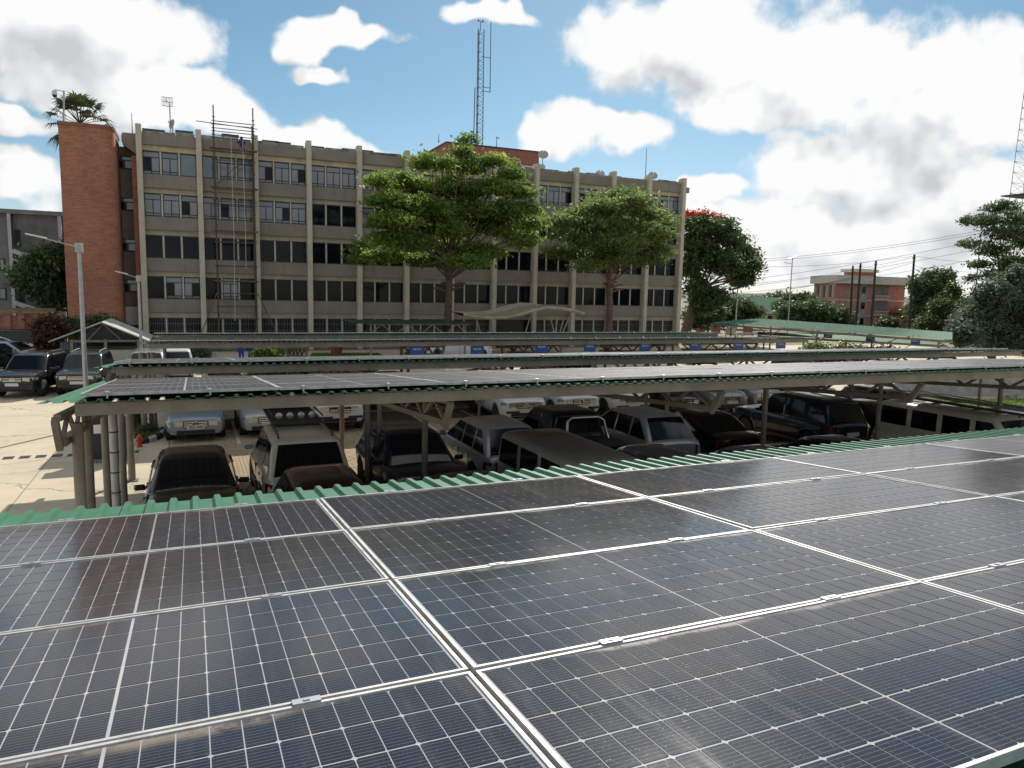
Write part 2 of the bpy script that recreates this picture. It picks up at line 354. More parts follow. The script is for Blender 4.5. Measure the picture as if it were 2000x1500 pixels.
def thing(name, label, cat, loc=(0, 0, 0), rz=0., group=None):
    e = bpy.data.objects.new(name, None); COL.objects.link(e); e.empty_display_size = .2
    e.location = loc; e.rotation_euler = (0, 0, rz); e.matrix_basis = Matrix.Translation(Vector(loc)) @ Matrix.Rotation(rz, 4, 'Z')
    return tag(e, label, cat, group)
def copy_part(src, parent, loc=None, rz=None):
    o = src.copy(); COL.objects.link(o); o.parent = parent
    if loc is not None: o.location = loc
    if rz is not None: o.rotation_euler = (0, 0, rz)
    return o
def copy_tree(src, parent=None):
    o = src.copy(); COL.objects.link(o); o.parent = parent
    for c in list(src.children): copy_tree(c, o)
    return o
def fastmesh(name, V, Fq):
    me = bpy.data.meshes.new(name); V = np.asarray(V, np.float32); Fq = np.asarray(Fq, np.int32)
    me.vertices.add(len(V)); me.vertices.foreach_set('co', V.ravel()); k = Fq.shape[1]
    me.loops.add(Fq.size); me.loops.foreach_set('vertex_index', Fq.ravel())
    me.polygons.add(len(Fq)); me.polygons.foreach_set('loop_start', np.arange(0, Fq.size, k, dtype=np.int32))
    me.update(calc_edges=True); me.validate(); return me
ORD = ['first', 'second', 'third', 'fourth', 'fifth', 'sixth', 'seventh', 'eighth', 'ninth', 'tenth', 'eleventh', 'twelfth', 'thirteenth', 'fourteenth', 'fifteenth', 'sixteenth', 'seventeenth', 'eighteenth']
def text_obj(name, body, size, mat, parent, loc, rot, align='CENTER', sx=1.0):
    cu = bpy.data.curves.new(name, 'FONT'); cu.body = body; cu.size = size; cu.align_x = align; cu.align_y = 'CENTER'; cu.extrude = .002; cu.resolution_u = 3
    key = (body, round(size, 4))
    tmp = bpy.data.objects.new(name, cu); me = bpy.data.meshes.new_from_object(tmp); bpy.data.objects.remove(tmp); me.materials.clear(); me.materials.append(mat)
    o = bpy.data.objects.new(name, me); COL.objects.link(o); o.parent = parent; o.location = loc; o.rotation_euler = rot; o.scale = (sx, 1, 1)
    return o

# ================================================================== THE SETTING
def sheet(name, x0, x1, y0, y1, z, mat, nx=1, ny=1):
    V = [(x0+(x1-x0)*i/nx, y0+(y1-y0)*j/ny, z) for j in range(ny+1) for i in range(nx+1)]
    F = [(j*(nx+1)+i, j*(nx+1)+i+1, (j+1)*(nx+1)+i+1, (j+1)*(nx+1)+i) for j in range(ny) for i in range(nx)]
    return tag(MB().add(V, F).build(name, mat), kind='structure')
sheet('ground', -3000, 3000, -200, 5000, -.02, M_earth)
tag(sheet('yard', -60, 75, -12, 61, 0, M_conc), 'pale beige concrete yard around the carports')
# rolling far hills
hv = []; hf = []; n = 90
for i in range(n+1):
    x = -1500+4200*i/n; h = 14+7*math.sin(i*.37)+5*math.sin(i*.83+1)+3*math.sin(i*1.9)
    hv += [(x, 1500-abs(x-400)*.05, -1), (x, 1700, h*1.0), (x, 2300, h*.9)]
for i in range(n):
    for j in range(2): hf.append((i*3+j, i*3+3+j, i*3+4+j, i*3+1+j))
M_hill = pmat('far_hill', (.055, .085, .05), .95, var=.3, vscale=.02, col2=(.10, .11, .07), mscale=.006)
tag(MB().add(hv, hf).build('hills', M_hill, smooth=True), kind='structure')

# brick paving of the parking rows: a bed, 300 nearest sunlit blocks as pieces, the rest in one mesh
PX0, PX1, PY0, PY1 = -.75, 27., 8.0, 29.4
pav = tag(sheet('paving', PX0, PX1, PY0, PY1, .006, M_joint), kind='structure')
blk = MB().add([(-.096, -.046, 0), (.096, -.046, 0), (.096, .046, 0), (-.096, .046, 0), (-.09, -.04, .022), (.09, -.04, .022), (.09, .04, .022), (-.09, .04, .022)],
               [(4, 5, 6, 7), (0, 1, 5, 4), (1, 2, 6, 5), (2, 3, 7, 6), (3, 0, 4, 7)]).mesh('paver')
blk.materials.append(M_paver)
bv = np.array([v.co[:] for v in blk.vertices]); bf = [tuple(p.vertices) for p in blk.polygons]
single = []; restV = []; restF = []
for j in range(int((27-14)/.1)):
    y = 14.05+j*.1
    for i in range(int((PX1-PX0)/.2)-1):
        x = PX0+.12+i*.2+(.1 if j % 2 else 0)
        if not (y < 27): continue
        if 19.9 < y < 22.6 and .2 < x < 2.2 and len(single) < 300: single.append((x, y))
        else:
            b = len(restV)*8; restV.append(bv+[x, y, .006+random.uniform(-.002, .002)]); restF += [tuple(k+b for k in f) for f in bf]
for x, y in single:
    o = link('paver', blk, None, pav); o.location = (x, y, .006+random.uniform(-.002, .002))
me = fastmesh('paver_field', np.concatenate(restV), restF); me.materials.append(M_paver)
tag(link('paver_field', me, None, pav), kind='stuff')
# bay lines painted on the paving and a drain in the yard
for k, x in enumerate((1.3, 3.45, 5.7, 8.0, 10.3, 12.6, 14.9, 17.2, 19.5, 21.8)):
    tag(sheet('bay_marking', x-.05, x+.05, 24.3, 28.8, .0335, M_kerbw), kind='structure')
dr = thing('drain_channel', 'narrow slotted drain grating running across the concrete yard at left', 'drain', (-8.5, 24.6, 0))
for k in range(34):
    x = -15+k*.4
    MB().box(x, x+.26, 24.45-(x+8)*.06, 24.78-(x+8)*.06, .004, .012).build('grate', M_dark, dr)

# ================================================================== OFFICE BLOCK
D, BX, BAY, NB = 62.1, -3.12, 4.07, 12
WY = D+.85
ob = thing('office_block', 'long five-storey concrete office block with cream fins and dark ribbon windows', 'building', (BX, D, 0))
XE = BX+NB*BAY
MB().box(BX-.1, XE+.1, WY, WY+14, 0, 16.2).build('wall', M_cream, ob)
MB().box(BX-1.15, XE+1.0, WY-.25, WY+14.4, 15.45, 15.98).build('roof_slab', M_spand, ob)
for k in range(NB+1):
    x = BX+k*BAY
    MB().add([(x-.19, D, 0), (x+.19, D, 0), (x+.19, WY+.01, 0), (x-.19, WY+.01, 0), (x-.19, D, 16.75), (x+.19, D, 16.75), (x+.19, WY-.1, 16.75), (x-.19, WY-.1, 16.75), (x-.19, WY+.3, 16.3), (x+.19, WY+.3, 16.3)],
             [(0, 1, 5, 4), (4, 5, 6, 7), (7, 6, 9, 8), (1, 2, 9, 6, 5), (3, 0, 4, 7, 8)]).build('pillar', M_cream, ob)
def winframe(w, h, transom, mid, name):
    b = MB(); T = .06
    b.box(0, w, 0, .07, 0, T).box(0, w, 0, .07, h-T, h).box(0, T, 0, .07, T, h-T).box(w-T, w, 0, .07, T, h-T)
    if transom: b.box(T, w-T, .01, .06, h*.74-.03, h*.74+.03)
    if mid: b.box(w/2-.03, w/2+.03, .01, .06, T, h*.74-.03 if transom else h-T)
    if transom: b.box(T, w-T, .01, .06, .2, .26)
    m = b.mesh(name); m.materials.append(M_winfr); return m
WW = (BAY-.38-.24)/3; WH = 1.66
FR_A = winframe(WW, WH, True, True, 'window_a'); FR_B = winframe(WW, WH, False, False, 'window_b'); FR_G = winframe(WW, 1.5, False, True, 'window_g')
def pane_mesh(w, h, mat, nm):
    m = MB().box(0, w, .028, .045, 0, h).mesh(nm); m.materials.append(mat); return m
PN = {}
for nm, mt in (('c', M_glassc), ('d', M_glassd), ('b', M_glassb)):
    PN['l'+nm] = pane_mesh(WW/2-.09, WH*.74-.29, mt, 'sash_'+nm); PN['t'+nm] = pane_mesh(WW-.12, WH*.26-.09, mt, 'transom_'+nm); PN['s'+nm] = pane_mesh(WW-.12, .14, mt, 'low_'+nm)
    PN['f'+nm] = pane_mesh(WW-.12, WH-.12, mt, 'full_'+nm)
PN['g'] = pane_mesh(WW-.12, 1.38, M_glassd, 'groundpane')
gb = MB()
for i in range(9): gb.box(.08+i*(WW-.16)/8-.009, .08+i*(WW-.16)/8+.009, -.05, -.03, .02, 1.48)
for z in (.5, 1.05): gb.box(.03, WW-.03, -.03, -.012, z-.012, z+.012)
GRILLE = gb.mesh('grille'); GRILLE.materials.append(M_bars)
for fl in range(5):
    f = fl*3.1
    for k in range(NB):
        xa = BX+k*BAY+.19; xb = xa+BAY-.38
        if fl == 0:
            MB().box(xa, xb, WY-.35, WY, 0, 1.0).build('spandrel', M_spand, ob); zs = 1.02
        else:
            MB().box(xa, xb, WY-.42, WY, f-.12, f+.86).build('spandrel', M_spand, ob); zs = f+.9
        ztop = 2.54 if fl == 0 else f+2.6
        MB().box(xa, xb, WY-.2, WY, ztop+.0, (fl+1)*3.1-.12 if fl < 4 else 15.4).build('lintel', M_lint if fl == 4 else M_linb, ob)  # brighter top floor and shaded lower floors are put into the colour
        if fl == 4:
            MB().box(xa, xb, WY-.42, WY-.26, 15.4, 16.22).build('parapet_panel', M_spand, ob)
            b = MB(); q = xa
            while q < xb-.2:
                w = min(random.uniform(.8, 1.7), xb-q); b.box(q, q+w-.03, WY-.3, WY-.12, 16.0, 16.42+random.uniform(-.07, .07)); q += w
            b.build('parapet', M_parap, ob)
        for m in range(2):
            mx = xa+(m+1)*WW+m*.12
            MB().box(mx, mx+.12, WY-.14, WY, zs, ztop).build('mullion', M_cream, ob)
        for m in range(3):
            wx = xa+m*(WW+.12); wl = (wx-BX, WY-.1-D, zs-0.)
            if fl == 0:
                o = link('window', FR_G, None, ob); o.location = wl
                p = link('pane', PN['g'], None, o); p.location = (.06, 0, .06)
                if k != 7: p = link('grille', GRILLE, None, o)
                continue
            fancy = fl == 4 or (fl == 3 and (k < 3 or (k == 4 and m == 0) or random.random() < .08)) or (fl == 1 and k < 2 and random.random() < .3)
            o = link('window', FR_A if fancy else FR_B, None, ob); o.location = wl
            if fancy:
                hz = 'b' if (fl == 4 and (k, m) in ((0, 2), (1, 0))) else 'c'
                if hz == 'b':
                    o.data = FR_B; p = link('pane', PN['fb'], None, o); p.location = (.06, 0, .06); continue
                a = 'd' if random.random() < .18 else 'c'; b2 = 'd' if random.random() < .22 else 'c'
                p = link('pane', PN['l'+a], None, o); p.location = (.06, 0, .26)
                p = link('pane', PN['l'+b2], None, o); p.location = (WW/2+.03, 0, .26)
                p = link('pane', PN['t'+('c' if random.random() < .5 else 'b')], None, o); p.location = (.06, 0, WH*.74+.03)
                p = link('pane', PN['sb'], None, o); p.location = (.06, 0, .06)
            else:
                p = link('pane', PN['fd'], None, o); p.location = (.06, 0, .06)
# dark glazed entrance under the canopy
MB().box(BX+7*BAY+.25, BX+8*BAY-.25, WY-.5, WY-.37, 0, 2.5).build('entrance_glazing', M_glassd, ob)
# recessed link with narrow windows, brick return and small cornice at the left end
LX = at_y(228, 300, 64.6).x
lk = thing('stair_link', 'narrow grey recessed bay with small windows between brick tower and office block', 'building', (LX, 64.6, 0))
MB().box(LX-1.6, BX-.15, 64.6, 70, 0, 15.4).build('wall', M_spand, lk)
MB().add([(BX-.55, 62.75, 0), (BX-.2, 62.75, 0), (BX-.2, 64.6, 0), (BX-.55, 64.6, 0), (BX-.55, 62.75, 14.5), (BX-.2, 62.75, 14.5), (BX-.2, 64.6, 15.4), (BX-.55, 64.6, 15.4)], [(0, 1, 5, 4), (4, 5, 6, 7), (1, 2, 6, 5), (3, 0, 4, 7)]).build('brick_return', M_brick, lk)
MB().add([(BX-1.1, 62.6, 15.3), (BX-.2, 62.6, 14.6), (BX-.2, 62.6, 16.1), (BX-1.1, 62.6, 16.1), (BX-1.1, 64.5, 15.3), (BX-.2, 64.5, 14.6), (BX-.2, 64.5, 16.1), (BX-1.1, 64.5, 16.1)],
         [(0, 1, 2, 3), (7, 6, 5, 4), (0, 3, 7, 4), (3, 2, 6, 7), (0, 4, 5, 1)]).build('cornice', M_spand, lk)
for fl in range(1, 5):
    z = fl*3.1+1.35
    w = MB().box(LX+.05, BX-.62, 64.5, 64.6, z, z+.95).build('window', M_winfr, lk)
    for a, b, zz, h, mt in ((LX+.1, LX+.5, .08, .5, M_glassd), (LX+.55, BX-.66, .08, .5, M_glassc), (LX+.1, BX-.66, .66, .22, M_glassb)):
        MB().box(a, b, 64.485, 64.5, z+zz, z+zz+h).build('pane', mt, w)
MB().box(LX+.1, BX-.6, 64.3, 64.59, 1.9, 3.3).build('white_panel', M_white, lk)
# brick tower with rounded right edge
TX0, TX1, TY0, TY1, TZ = -7.98, -4.6, 60.5, 65., 16.1
tw = thing('brick_tower', 'windowless red brick stair tower at left end of the office block', 'tower', (TX0, TY0, 0))
def tower_loop(z):
    L = [(TX0, TY1, z), (TX0, TY0, z)]; rc = .75
    for i in range(9):
        a = -math.pi/2+math.pi/2*i/8; L.append((TX1-rc+rc*math.cos(a), TY0+rc+rc*math.sin(a), z))
    return L+[(TX1, TY1, z)]
MB().loft([tower_loop(0), tower_loop(8), tower_loop(TZ-.25)]).build('wall', M_brick, tw, smooth=True)
b = MB().loft([[(x+(.04 if x > -6 else -.04), y-(.04 if y < 62 else 0), z) for x, y, z in tower_loop(zz)] for zz in (TZ-.25, TZ)]).build('coping', M_brick2, tw)
# penthouse on the roof
PH0, PH1 = at_y(872, 278, 72).x, at_y(1053, 297, 72).x
ph = thing('roof_plant_room', 'red brick plant room on the roof of the office block', 'building', (PH0, 72, 16.2))
MB().box(PH0, PH1, 72, 81, 16.2, 19.75).build('wall', M_brick2, ph)
MB().box(PH0-.08, PH1+.08, 71.92, 81.05, 19.75, 19.87).build('coping', M_dark, ph)
for px in (1028, 952):
    w = at_y(px, 325, 72).x
    f = MB().box(w-.55, w+.55, 71.93, 72, 17.0, 18.0).build('window', M_winfr, ph); MB().box(w-.47, w+.47, 71.91, 71.93, 17.07, 17.93).build('pane', M_glassd, f)
    MB().box(w-.8, w+.8, 71.75, 72, 18.12, 18.24).build('lintel', M_cream, ph)
MB().tube([at_y(985, 308, 71.9), at_y(1015, 311, 71.9), at_y(1018, 326, 71.9)], .04, 6).build('pipe', M_white, ph)
# low dark skylight boxes on the roof
for i, (px, py, w) in enumerate(((300, 254, 1.5), (360, 257, 1.2), (450, 264, 1.2), (528, 276, 1.2), (552, 279, 1.2), (618, 287, 1.2), (650, 291, 1.1), (682, 292, 1.1), (718, 295, .9), (1080, 333, 1.2), (1245, 351, 1.2), (1315, 358, 1.4))):
    p = at_y(px, py, 66.5); 
    v = thing('roof_ventilator', f'low dark louvred ventilator box on the office roof, {ORD[i]} from the left', 'ventilator', (p.x, 66.5, 16.2), 0, 'ventilator boxes on the office roof')
    MB().box(p.x-w/2, p.x+w/2, 66.5, 67.6, 16.2, p.z-.08).build('box', M_parap, v); MB().box(p.x-w/2-.06, p.x+w/2+.06, 66.42, 67.66, p.z-.08, p.z+.06).build('lid', M_dark, v)
# satellite dishes
DISH = MB().lathe([(.02, -.10), (.45, -.05), (.8, .06), (1., .17), (1., .19), (.8, .08), (.45, -.03), (.02, -.08)], 28).mesh('reflector', True); DISH.materials.append(M_dish)
def dish(px, py, rpx, Y, label, zroof=16.2, aim=(-.35, -.75, .5)):
    c = at_y(px, py, Y); r = rpx*px_m(Y, px)
    d = thing('satellite_dish', label, 'satellite dish', (c.x, c.y+.15, zroof), 0, 'dishes on the office roof')
    o = link('reflector', DISH, None, d); o.location = (0, -.15, c.z-zroof); o.scale = (r, r, r); o.rotation_euler = Vector(aim).to_track_quat('Z', 'Y').to_euler()
    MB().tube([(c.x, c.y+.15, zroof), (c.x, c.y+.1, c.z)], .05, 8).build('mast', M_galv, d)
    a = Vector(aim).normalized(); MB().tube([c+Vector((0, 0, -r*.8))+a*.1*r, c+a*r*.75], .02, 6).build('feed_arm', M_galv, d)
    MB().lathe([(.01, 0), (.07, .02), (.07, .14), (.01, .16)], 10, c=tuple(c+a*r*.75)).build('feed_horn', M_white, d)
dish(1061, 303, 10, 71.5, 'large grey satellite dish beside the corner of the brick plant room')
dish(1057, 327, 8, 64.5, 'grey dish half hidden behind a fin below the brick plant room')
dish(1172, 341, 9, 67, 'round dish on the roof above the second tree')
dish(1275, 344, 9, 66, 'grey dish near the right end of the roof beside the whip aerial')
dish(337, 243, 9.5, 64.8, 'tilted mesh dish below the grid aerial at left of the roof', aim=(-.8, -.45, .2))
ga = thing('grid_aerial', 'rectangular wire grid aerial on a thin mast at left of the roof', 'aerial', (at_y(333, 250, 65).x, 65, 16.2))
c = at_y(327, 200, 65); k = px_m(65, 327); MB().tube([(ga.location.x, 65, 16.2), (ga.location.x, 65, c.z)], .045, 8).build('mast', M_galv, ga)
b = MB()
for i in range(8): 
    x = c.x+(-9+18*i/7)*k; b.tube([(x, 64.9+abs(i-3.5)*-.05, c.z-8*k), (x, 64.9+abs(i-3.5)*-.05, c.z+8*k)], .018, 5)
for z in (-8, 0, 8): b.tube([(c.x-9*k, 64.72, c.z+z*k), (c.x, 64.9, c.z+z*k), (c.x+9*k, 64.72, c.z+z*k)], .025, 5)
b.build('grid', M_galv, ga); MB().tube([(c.x, 64.9, c.z), (c.x-.1, 64.4, c.z+.05)], .03, 6).build('feed', M_dark, ga)
for i, (px, y0, y1, lab) in enumerate(((257, 268, 220, 'short whip aerial above the left end fin'), (1263, 352, 290, 'tall whip aerial near the right end of the office roof'), (857, 290, 262, 'thin rod aerial at the left edge of the brick plant room'), (970, 285, 266, 'small camera post on the brick plant room'))):
    Y = 72.5 if i > 1 else 65.5; zb = 19.8 if i > 1 else 16.2; p = at_y(px, y1, Y)
    a = thing('whip_aerial', lab, 'aerial', (p.x, Y, zb)); MB().tube([(p.x, Y, zb), (p.x, Y, p.z)], [.045, .02], 6).build('rod', M_dark, a)
    MB().box(p.x-.08, p.x+.08, Y-.08, Y+.08, zb, zb+.12).build('base', M_galv, a)
    if i == 3: MB().lathe([(.02, 0), (.14, .05), (.14, .2), (.02, .24)], 10, c=(p.x+.15, Y, p.z-.25)).build('camera_dome', M_white, a)
# security camera mast on the tower
p = at_y(120, 178, 61.5); cm = thing('security_camera', 'white dome security camera on a mast at the tower top', 'camera', (at_y(124, 240, 61.5).x, 61.5, TZ))
MB().tube([(cm.location.x, 61.5, TZ), (p.x+.15, 61.5, p.z+.05)], .06, 8).build('mast', M_galv, cm)
MB().bar((p.x+.15, 61.5, p.z), (p.x-.45, 61.5, p.z+.05), .05, .05).build('arm', M_galv, cm)
MB().lathe([(.02, .30), (.15, .28), (.18, .1), (.17, 0)], 14, c=(p.x-.42, 61.5, p.z-.30)).build('housing', M_white, cm, smooth=True)
MB().lathe([(.15, 0), (.13, -.1), (.07, -.17), (.01, -.19)], 14, c=(p.x-.42, 61.5, p.z-.305)).build('dome', M_cableb, cm, smooth=True)
# lattice mast on the plant room
mp = at_y(935, 281, 75); mt = at_y(937, 57, 75)
ms = thing('lattice_mast', 'slim steel lattice radio mast with side aerial on the roof plant room', 'mast', (mp.x, 75, 19.8))
mr = .42
legs = [(mr*math.cos(a), mr*math.sin(a)) for a in (R(90), R(210), R(330))]
for lx, ly in legs: MB().tube([(mp.x+lx, 75+ly, 19.8), (mp.x+lx*.9, 75+ly*.9, mt.z)], .045, 6).build('leg', M_mast, ms)
b = MB(); z = 20.2; i = 0
while z < mt.z-.3:
    for q in range(3):
        a = legs[q]; c2 = legs[(q+1) % 3]; zz = (z, z+.45) if i % 2 else (z+.45, z)
        b.tube([(mp.x+a[0]*.95, 75+a[1]*.95, zz[0]), (mp.x+c2[0]*.95, 75+c2[1]*.95, zz[1])], .02, 4)
    z += .45; i += 1
b.build('lattice', M_mast, ms)
MB().tube([(mp.x, 75, mt.z-.2), (mp.x, 75, mt.z+.75)], .035, 6).build('top_rod', M_mast, ms)
b = MB().tube([(mp.x-.25, 75, mt.z+.75), (mp.x+.25, 75, mt.z+.75)], .03, 5); b.lathe([(.02, -.1), (.12, 0), (.02, .16)], 8, c=(mp.x-.25, 75, mt.z+.8)); b.lathe([(.02, -.1), (.12, 0), (.02, .16)], 8, c=(mp.x+.25, 75, mt.z+.8)); b.build('anemometer', M_redp, ms)
wx = at_y(958, 100, 75); wl = at_y(957, 180, 75); wu = at_y(959, 42, 75)
MB().tube([(wl.x, 75, wl.z), (wu.x, 75, wu.z)], [.05, .04], 6).build('side_aerial', M_mast, ms)
for py in (112, 171, 179): z = at_y(950, py, 75).z; MB().tube([(mp.x+.2, 75, z), (wl.x+.05, 75, z)], .035, 5).build('stand_off_arm', M_mast, ms)
z0 = at_y(930, 280, 75).z; MB().tube([(mp.x-.62, 74.9, z0), (mp.x-.55, 74.9, at_y(930, 172, 75).z)], .05, 6).build('cable_run', M_dark, ms)

# scaffolding against the second bay
sx = [at_y(424, 500, 60.9).x, at_y(499, 500, 60.9).x]
sc = thing('scaffold_tower', 'tall tube scaffold tower standing against the office facade', 'scaffold', (sx[0], 60.9, 0))
tops = (at_y(411, 206, 60.9).z, at_y(485, 212, 60.9).z)
for i, x in enumerate(sx):
    for j, y in enumerate((60.6, 61.75)):
        top = tops[i]-(1.1 if j else 0)
        s_ = MB().tube([(x-.0, y, 0), (x, y, top)], .045, 8).build('standard', M_rust, sc)
        b = MB()
        for z in np.arange(.5, top, 1.0): b.lathe([(.05, -.03), (.09, -.03), (.09, .03), (.05, .03)], 8, c=(x, y, float(z)))
        b.build('coupler_ring', M_rust, s_)
for z in (.6, 2.55, 3.5, 4.5, 5.4, 6.6, 8.4, 9.2, 11.2, 11.5, 12.4, 14.4, 15.2, 16.2, 16.7, 17.2):
    for y in (60.6, 61.75):
        MB().tube([(sx[0]-.15, y, z), (sx[1]+.15, y, z)], .032, 6).build('ledger', M_rust, sc)
for z in (3.4, 6.5, 9.1, 12.3, 15.1):
    for x in sx: MB().tube([(x, 60.45, z), (x, 61.9, z)], .032, 6).build('transom', M_rust, sc)
for z in (5.45, 9.25, 12.45, 15.3):
    for q in range(3): MB().box(sx[0]-.3, sx[1]+.3, 60.7+q*.3, 60.96+q*.3, z, z+.05).build('plank', M_plank, sc)
MB().tube([(sx[0]-1.2, 60.3, 17.0), (sx[1]+.3, 60.3, 16.85)], .03, 6).build('long_pole', M_rust, sc)
MB().tube([(sx[0]-1.9, 58.6, 0), (sx[0]-.1, 60.5, 4.5)], .035, 6).build('raker', M_rust, sc)
MB().tube([(sx[1]+1.9, 58.6, 0), (sx[1]+.1, 60.5, 4.5)], .035, 6).build('raker', M_rust, sc)
MB().tube([(sx[0], 60.5, 12.5), (sx[1], 60.5, 15.2)], .032, 6).build('diagonal_brace', M_rust, sc)
for q, x in enumerate((.42, .72)):
    xx = sx[0]+(sx[1]-sx[0])*x
    tag(MB().tube([(xx, 60.4, 16.1), (xx+.05, 60.4, 9), (xx-.02+q*.05, 60.4, 2.4+q*4)], .014, 5).build('hanging_rope', M_white), f'thin pale rope hanging down the front of the scaffold, {"left" if q == 0 else "right"} one', 'rope')

# ------------------------------------------------------------------ wavy entrance canopy
cp = thing('entrance_canopy', 'cream wave-shaped entrance canopy on slanted struts in front of the office block', 'canopy', (at_y(1020, 640, 54).x, 54, 0))
prof = [(905, 612), (930, 617), (960, 618.5), (990, 617), (1020, 611), (1045, 603), (1070, 598), (1100, 600), (1125, 605), (1142, 610)]
c0, c1, c2_ = [], [], []
loops = []
for px, py in prof:
    a = at_y(px, py, 53.0); loops.append((a.x, a.z))
FRt = [(x, 53.0, z) for x, z in loops]; BKt = [(x+(.6 if i < 3 else 0), 58.5, z+.06) for i, (x, z) in enumerate(loops)]
FRb = [(x, 53.05, z-.24) for x, z in loops]; BKb = [(x, 58.4, z+.2) for x, z in loops]
nn = len(loops)
b = MB().add(FRt+BKt, [(i, i+1, nn+i+1, nn+i) for i in range(nn-1)]); b.build('roof_skin', M_tarpt, cp, smooth=True)
FRo = [(x, 52.92, z-.11) for x, z in loops]
b = MB().add(FRt+FRo+FRb+BKb, [(j*nn+i, (j+1)*nn+i, (j+1)*nn+i+1, j*nn+i+1) for j in range(3) for i in range(nn-1)]); b.build('fascia', M_tarp, cp, smooth=True)
for xa, xb_, in ((930, 938), (1035, 1027), (1075, 1082), (1090, 1085), (1102, 1094), (1112, 1100)):
    a = at_y(xa, 612, 55); g = at_y(xb_, 640, 55); MB().tube([(a.x, 55, a.z-.3), (g.x+(g.x-a.x)*1.5, 55, 0)], .055, 8).build('strut', M_tarp, cp)
# flat dark green shelter at its left, with a truss edge
gs = thing('green_shelter', 'flat dark green roof shelter with a truss edge left of the entrance canopy', 'shelter', (at_y(800, 640, 50).x, 50, 0))
a = at_y(690, 630, 50); c = at_y(888, 625, 50)
MB().box(a.x, c.x+1.2, 49.6, 54, a.z-.05, a.z+.04).build('roof_sheet', pmat('dark_green_sheet', (.012, .045, .03), .7, var=.2, vscale=2), gs)
n = 8
for i in range(n):
    xa, xb_ = a.x+1+(c.x-a.x)*i/n, a.x+1+(c.x-a.x)*(i+1)/n; zt, zb = a.z-.1, a.z-.85
    MB().bar((xa, 49.8, zt if i % 2 else zb), (xb_, 49.8, zb if i % 2 else zt), .07, .07).build('truss_web', M_steel, gs)
MB().bar((a.x+1, 49.8, a.z-.85), (c.x+1, 49.8, a.z-.85), .08, .08).build('bottom_chord', M_steel, gs); MB().bar((a.x+1, 49.8, a.z-.1), (c.x+1, 49.8, a.z-.1), .08, .08).build('top_chord', M_steel, gs)
for x in (a.x+1.2, (a.x+c.x)/2+.5, c.x+.8): MB().tube([(x, 50, 0), (x, 50, a.z-.1)], .08, 8).build('post', M_steel, gs)

# ================================================================== CARPORTS AND SOLAR PANELS
PW, PH, TILT = 2.299, 1.152, R(4.97)
AX, AY, AZ = .884, 5.757, CAMZ-1.633
def corrugated(x0, x1, y0, y1, z0, slope, pitch=.1715, rib=.034):
    """trapezoidal ribbed sheet, ribs along y, falling away from y0"""
    xs = []; n = int((x1-x0)/pitch)
    for i in range(n): x = x0+i*pitch; xs += [(x, 0), (x+pitch*.56, 0), (x+pitch*.66, rib), (x+pitch*.90, rib)]
    xs.append((x0+n*pitch, 0))
    ys = np.linspace(y0, y1, 3); L = []
    for y in ys: L.append([(x, y, z0+h-(y-y0)*math.tan(slope)) for x, h in xs])
    V = [p for l in L for p in l]; m = len(xs)
    F = [(j*m+i, j*m+i+1, (j+1)*m+i+1, (j+1)*m+i) for j in range(2) for i in range(m-1)]
    return MB().add(V, F)

def cell_mat():
    m = bpy.data.materials.new('solar_cell'); m.use_nodes = True; k = NT(m.node_tree); b = k.n['Principled BSDF']
    tc = k.new('ShaderNodeTexCoord'); x, y, z = k.sep(tc.outputs['Object'])
    world = k.new('ShaderNodeNewGeometry').outputs['Position']
    wx, wy, wz = k.sep(world)
    rnd = k.new('ShaderNodeObjectInfo').outputs['Random']
    base = k.mix(rnd, (.0065, .012, .028, 1), (.010, .012, .020, 1))
    big = k.noise(world, .55, 3, .5)
    base = k.mix(k.ramp(big, .42, .60), base, (.0145, .013, .0155, 1))  # brownish reflection tone put into the cell colour in patches
    # ten silver busbars along the panel
    bb = k.math('FRACT', k.math('MULTIPLY_ADD', y, 1/.0182, .5)); bb = k.math('ABSOLUTE', k.math('SUBTRACT', bb, .5))
    line = k.ramp(bb, .035, .075, 1., 0., 'LINEAR')
    base = k.mix(k.math('MULTIPLY', line, .55), base, (.20, .21, .23, 1))
    # dust film, and dirt that has gathered along the low edge of each panel
    row = k.math('FRACT', k.math('DIVIDE', k.math('SUBTRACT', AY, wy), PH*math.cos(TILT)))
    dn = k.noise(world, 9., 5, .65); dm = k.noise(world, 1.6, 3, .5)
    low = k.math('MULTIPLY', k.ramp(k.math('ADD', row, k.math('MULTIPLY', k.math('SUBTRACT', dm, .5), -.16)), .0, .07, 1, 0), k.ramp(dn, .25, .6))
    speck = k.ramp(k.noise(world, 150., 2, .6), .64, .74, 0, .34)
    run = k.new('ShaderNodeMapping'); k.l.new(world, run.inputs[0]); run.inputs['Scale'].default_value = (7., .7, 1.)
    streak = k.ramp(k.noise(run.outputs[0], 1.6, 5, .65), .5, .78, 0, .10)
    film = k.math('ADD', k.ramp(k.noise(world, 2.2, 6, .65), .3, .75, .015, .055), streak)
    f = k.math('MAXIMUM', k.math('MAXIMUM', k.math('MULTIPLY', low, .8), speck), film)
    c = k.mix(f, base, (.27, .215, .165, 1))
    k.l.new(c, b.inputs['Base Color']); b.inputs['Specular IOR Level'].default_value = .20
    k.l.new(k.math('ADD', .13, k.math('MULTIPLY', f, .7)), b.inputs['Roughness'])
    b.inputs['Coat Weight'].default_value = .12; b.inputs['Coat Roughness'].default_value = .07
    b.inputs['Sheen Weight'].default_value = .06; b.inputs['Sheen Roughness'].default_value = .4; b.inputs['Sheen Tint'].default_value = (1, .9, .8, 1)
    return m
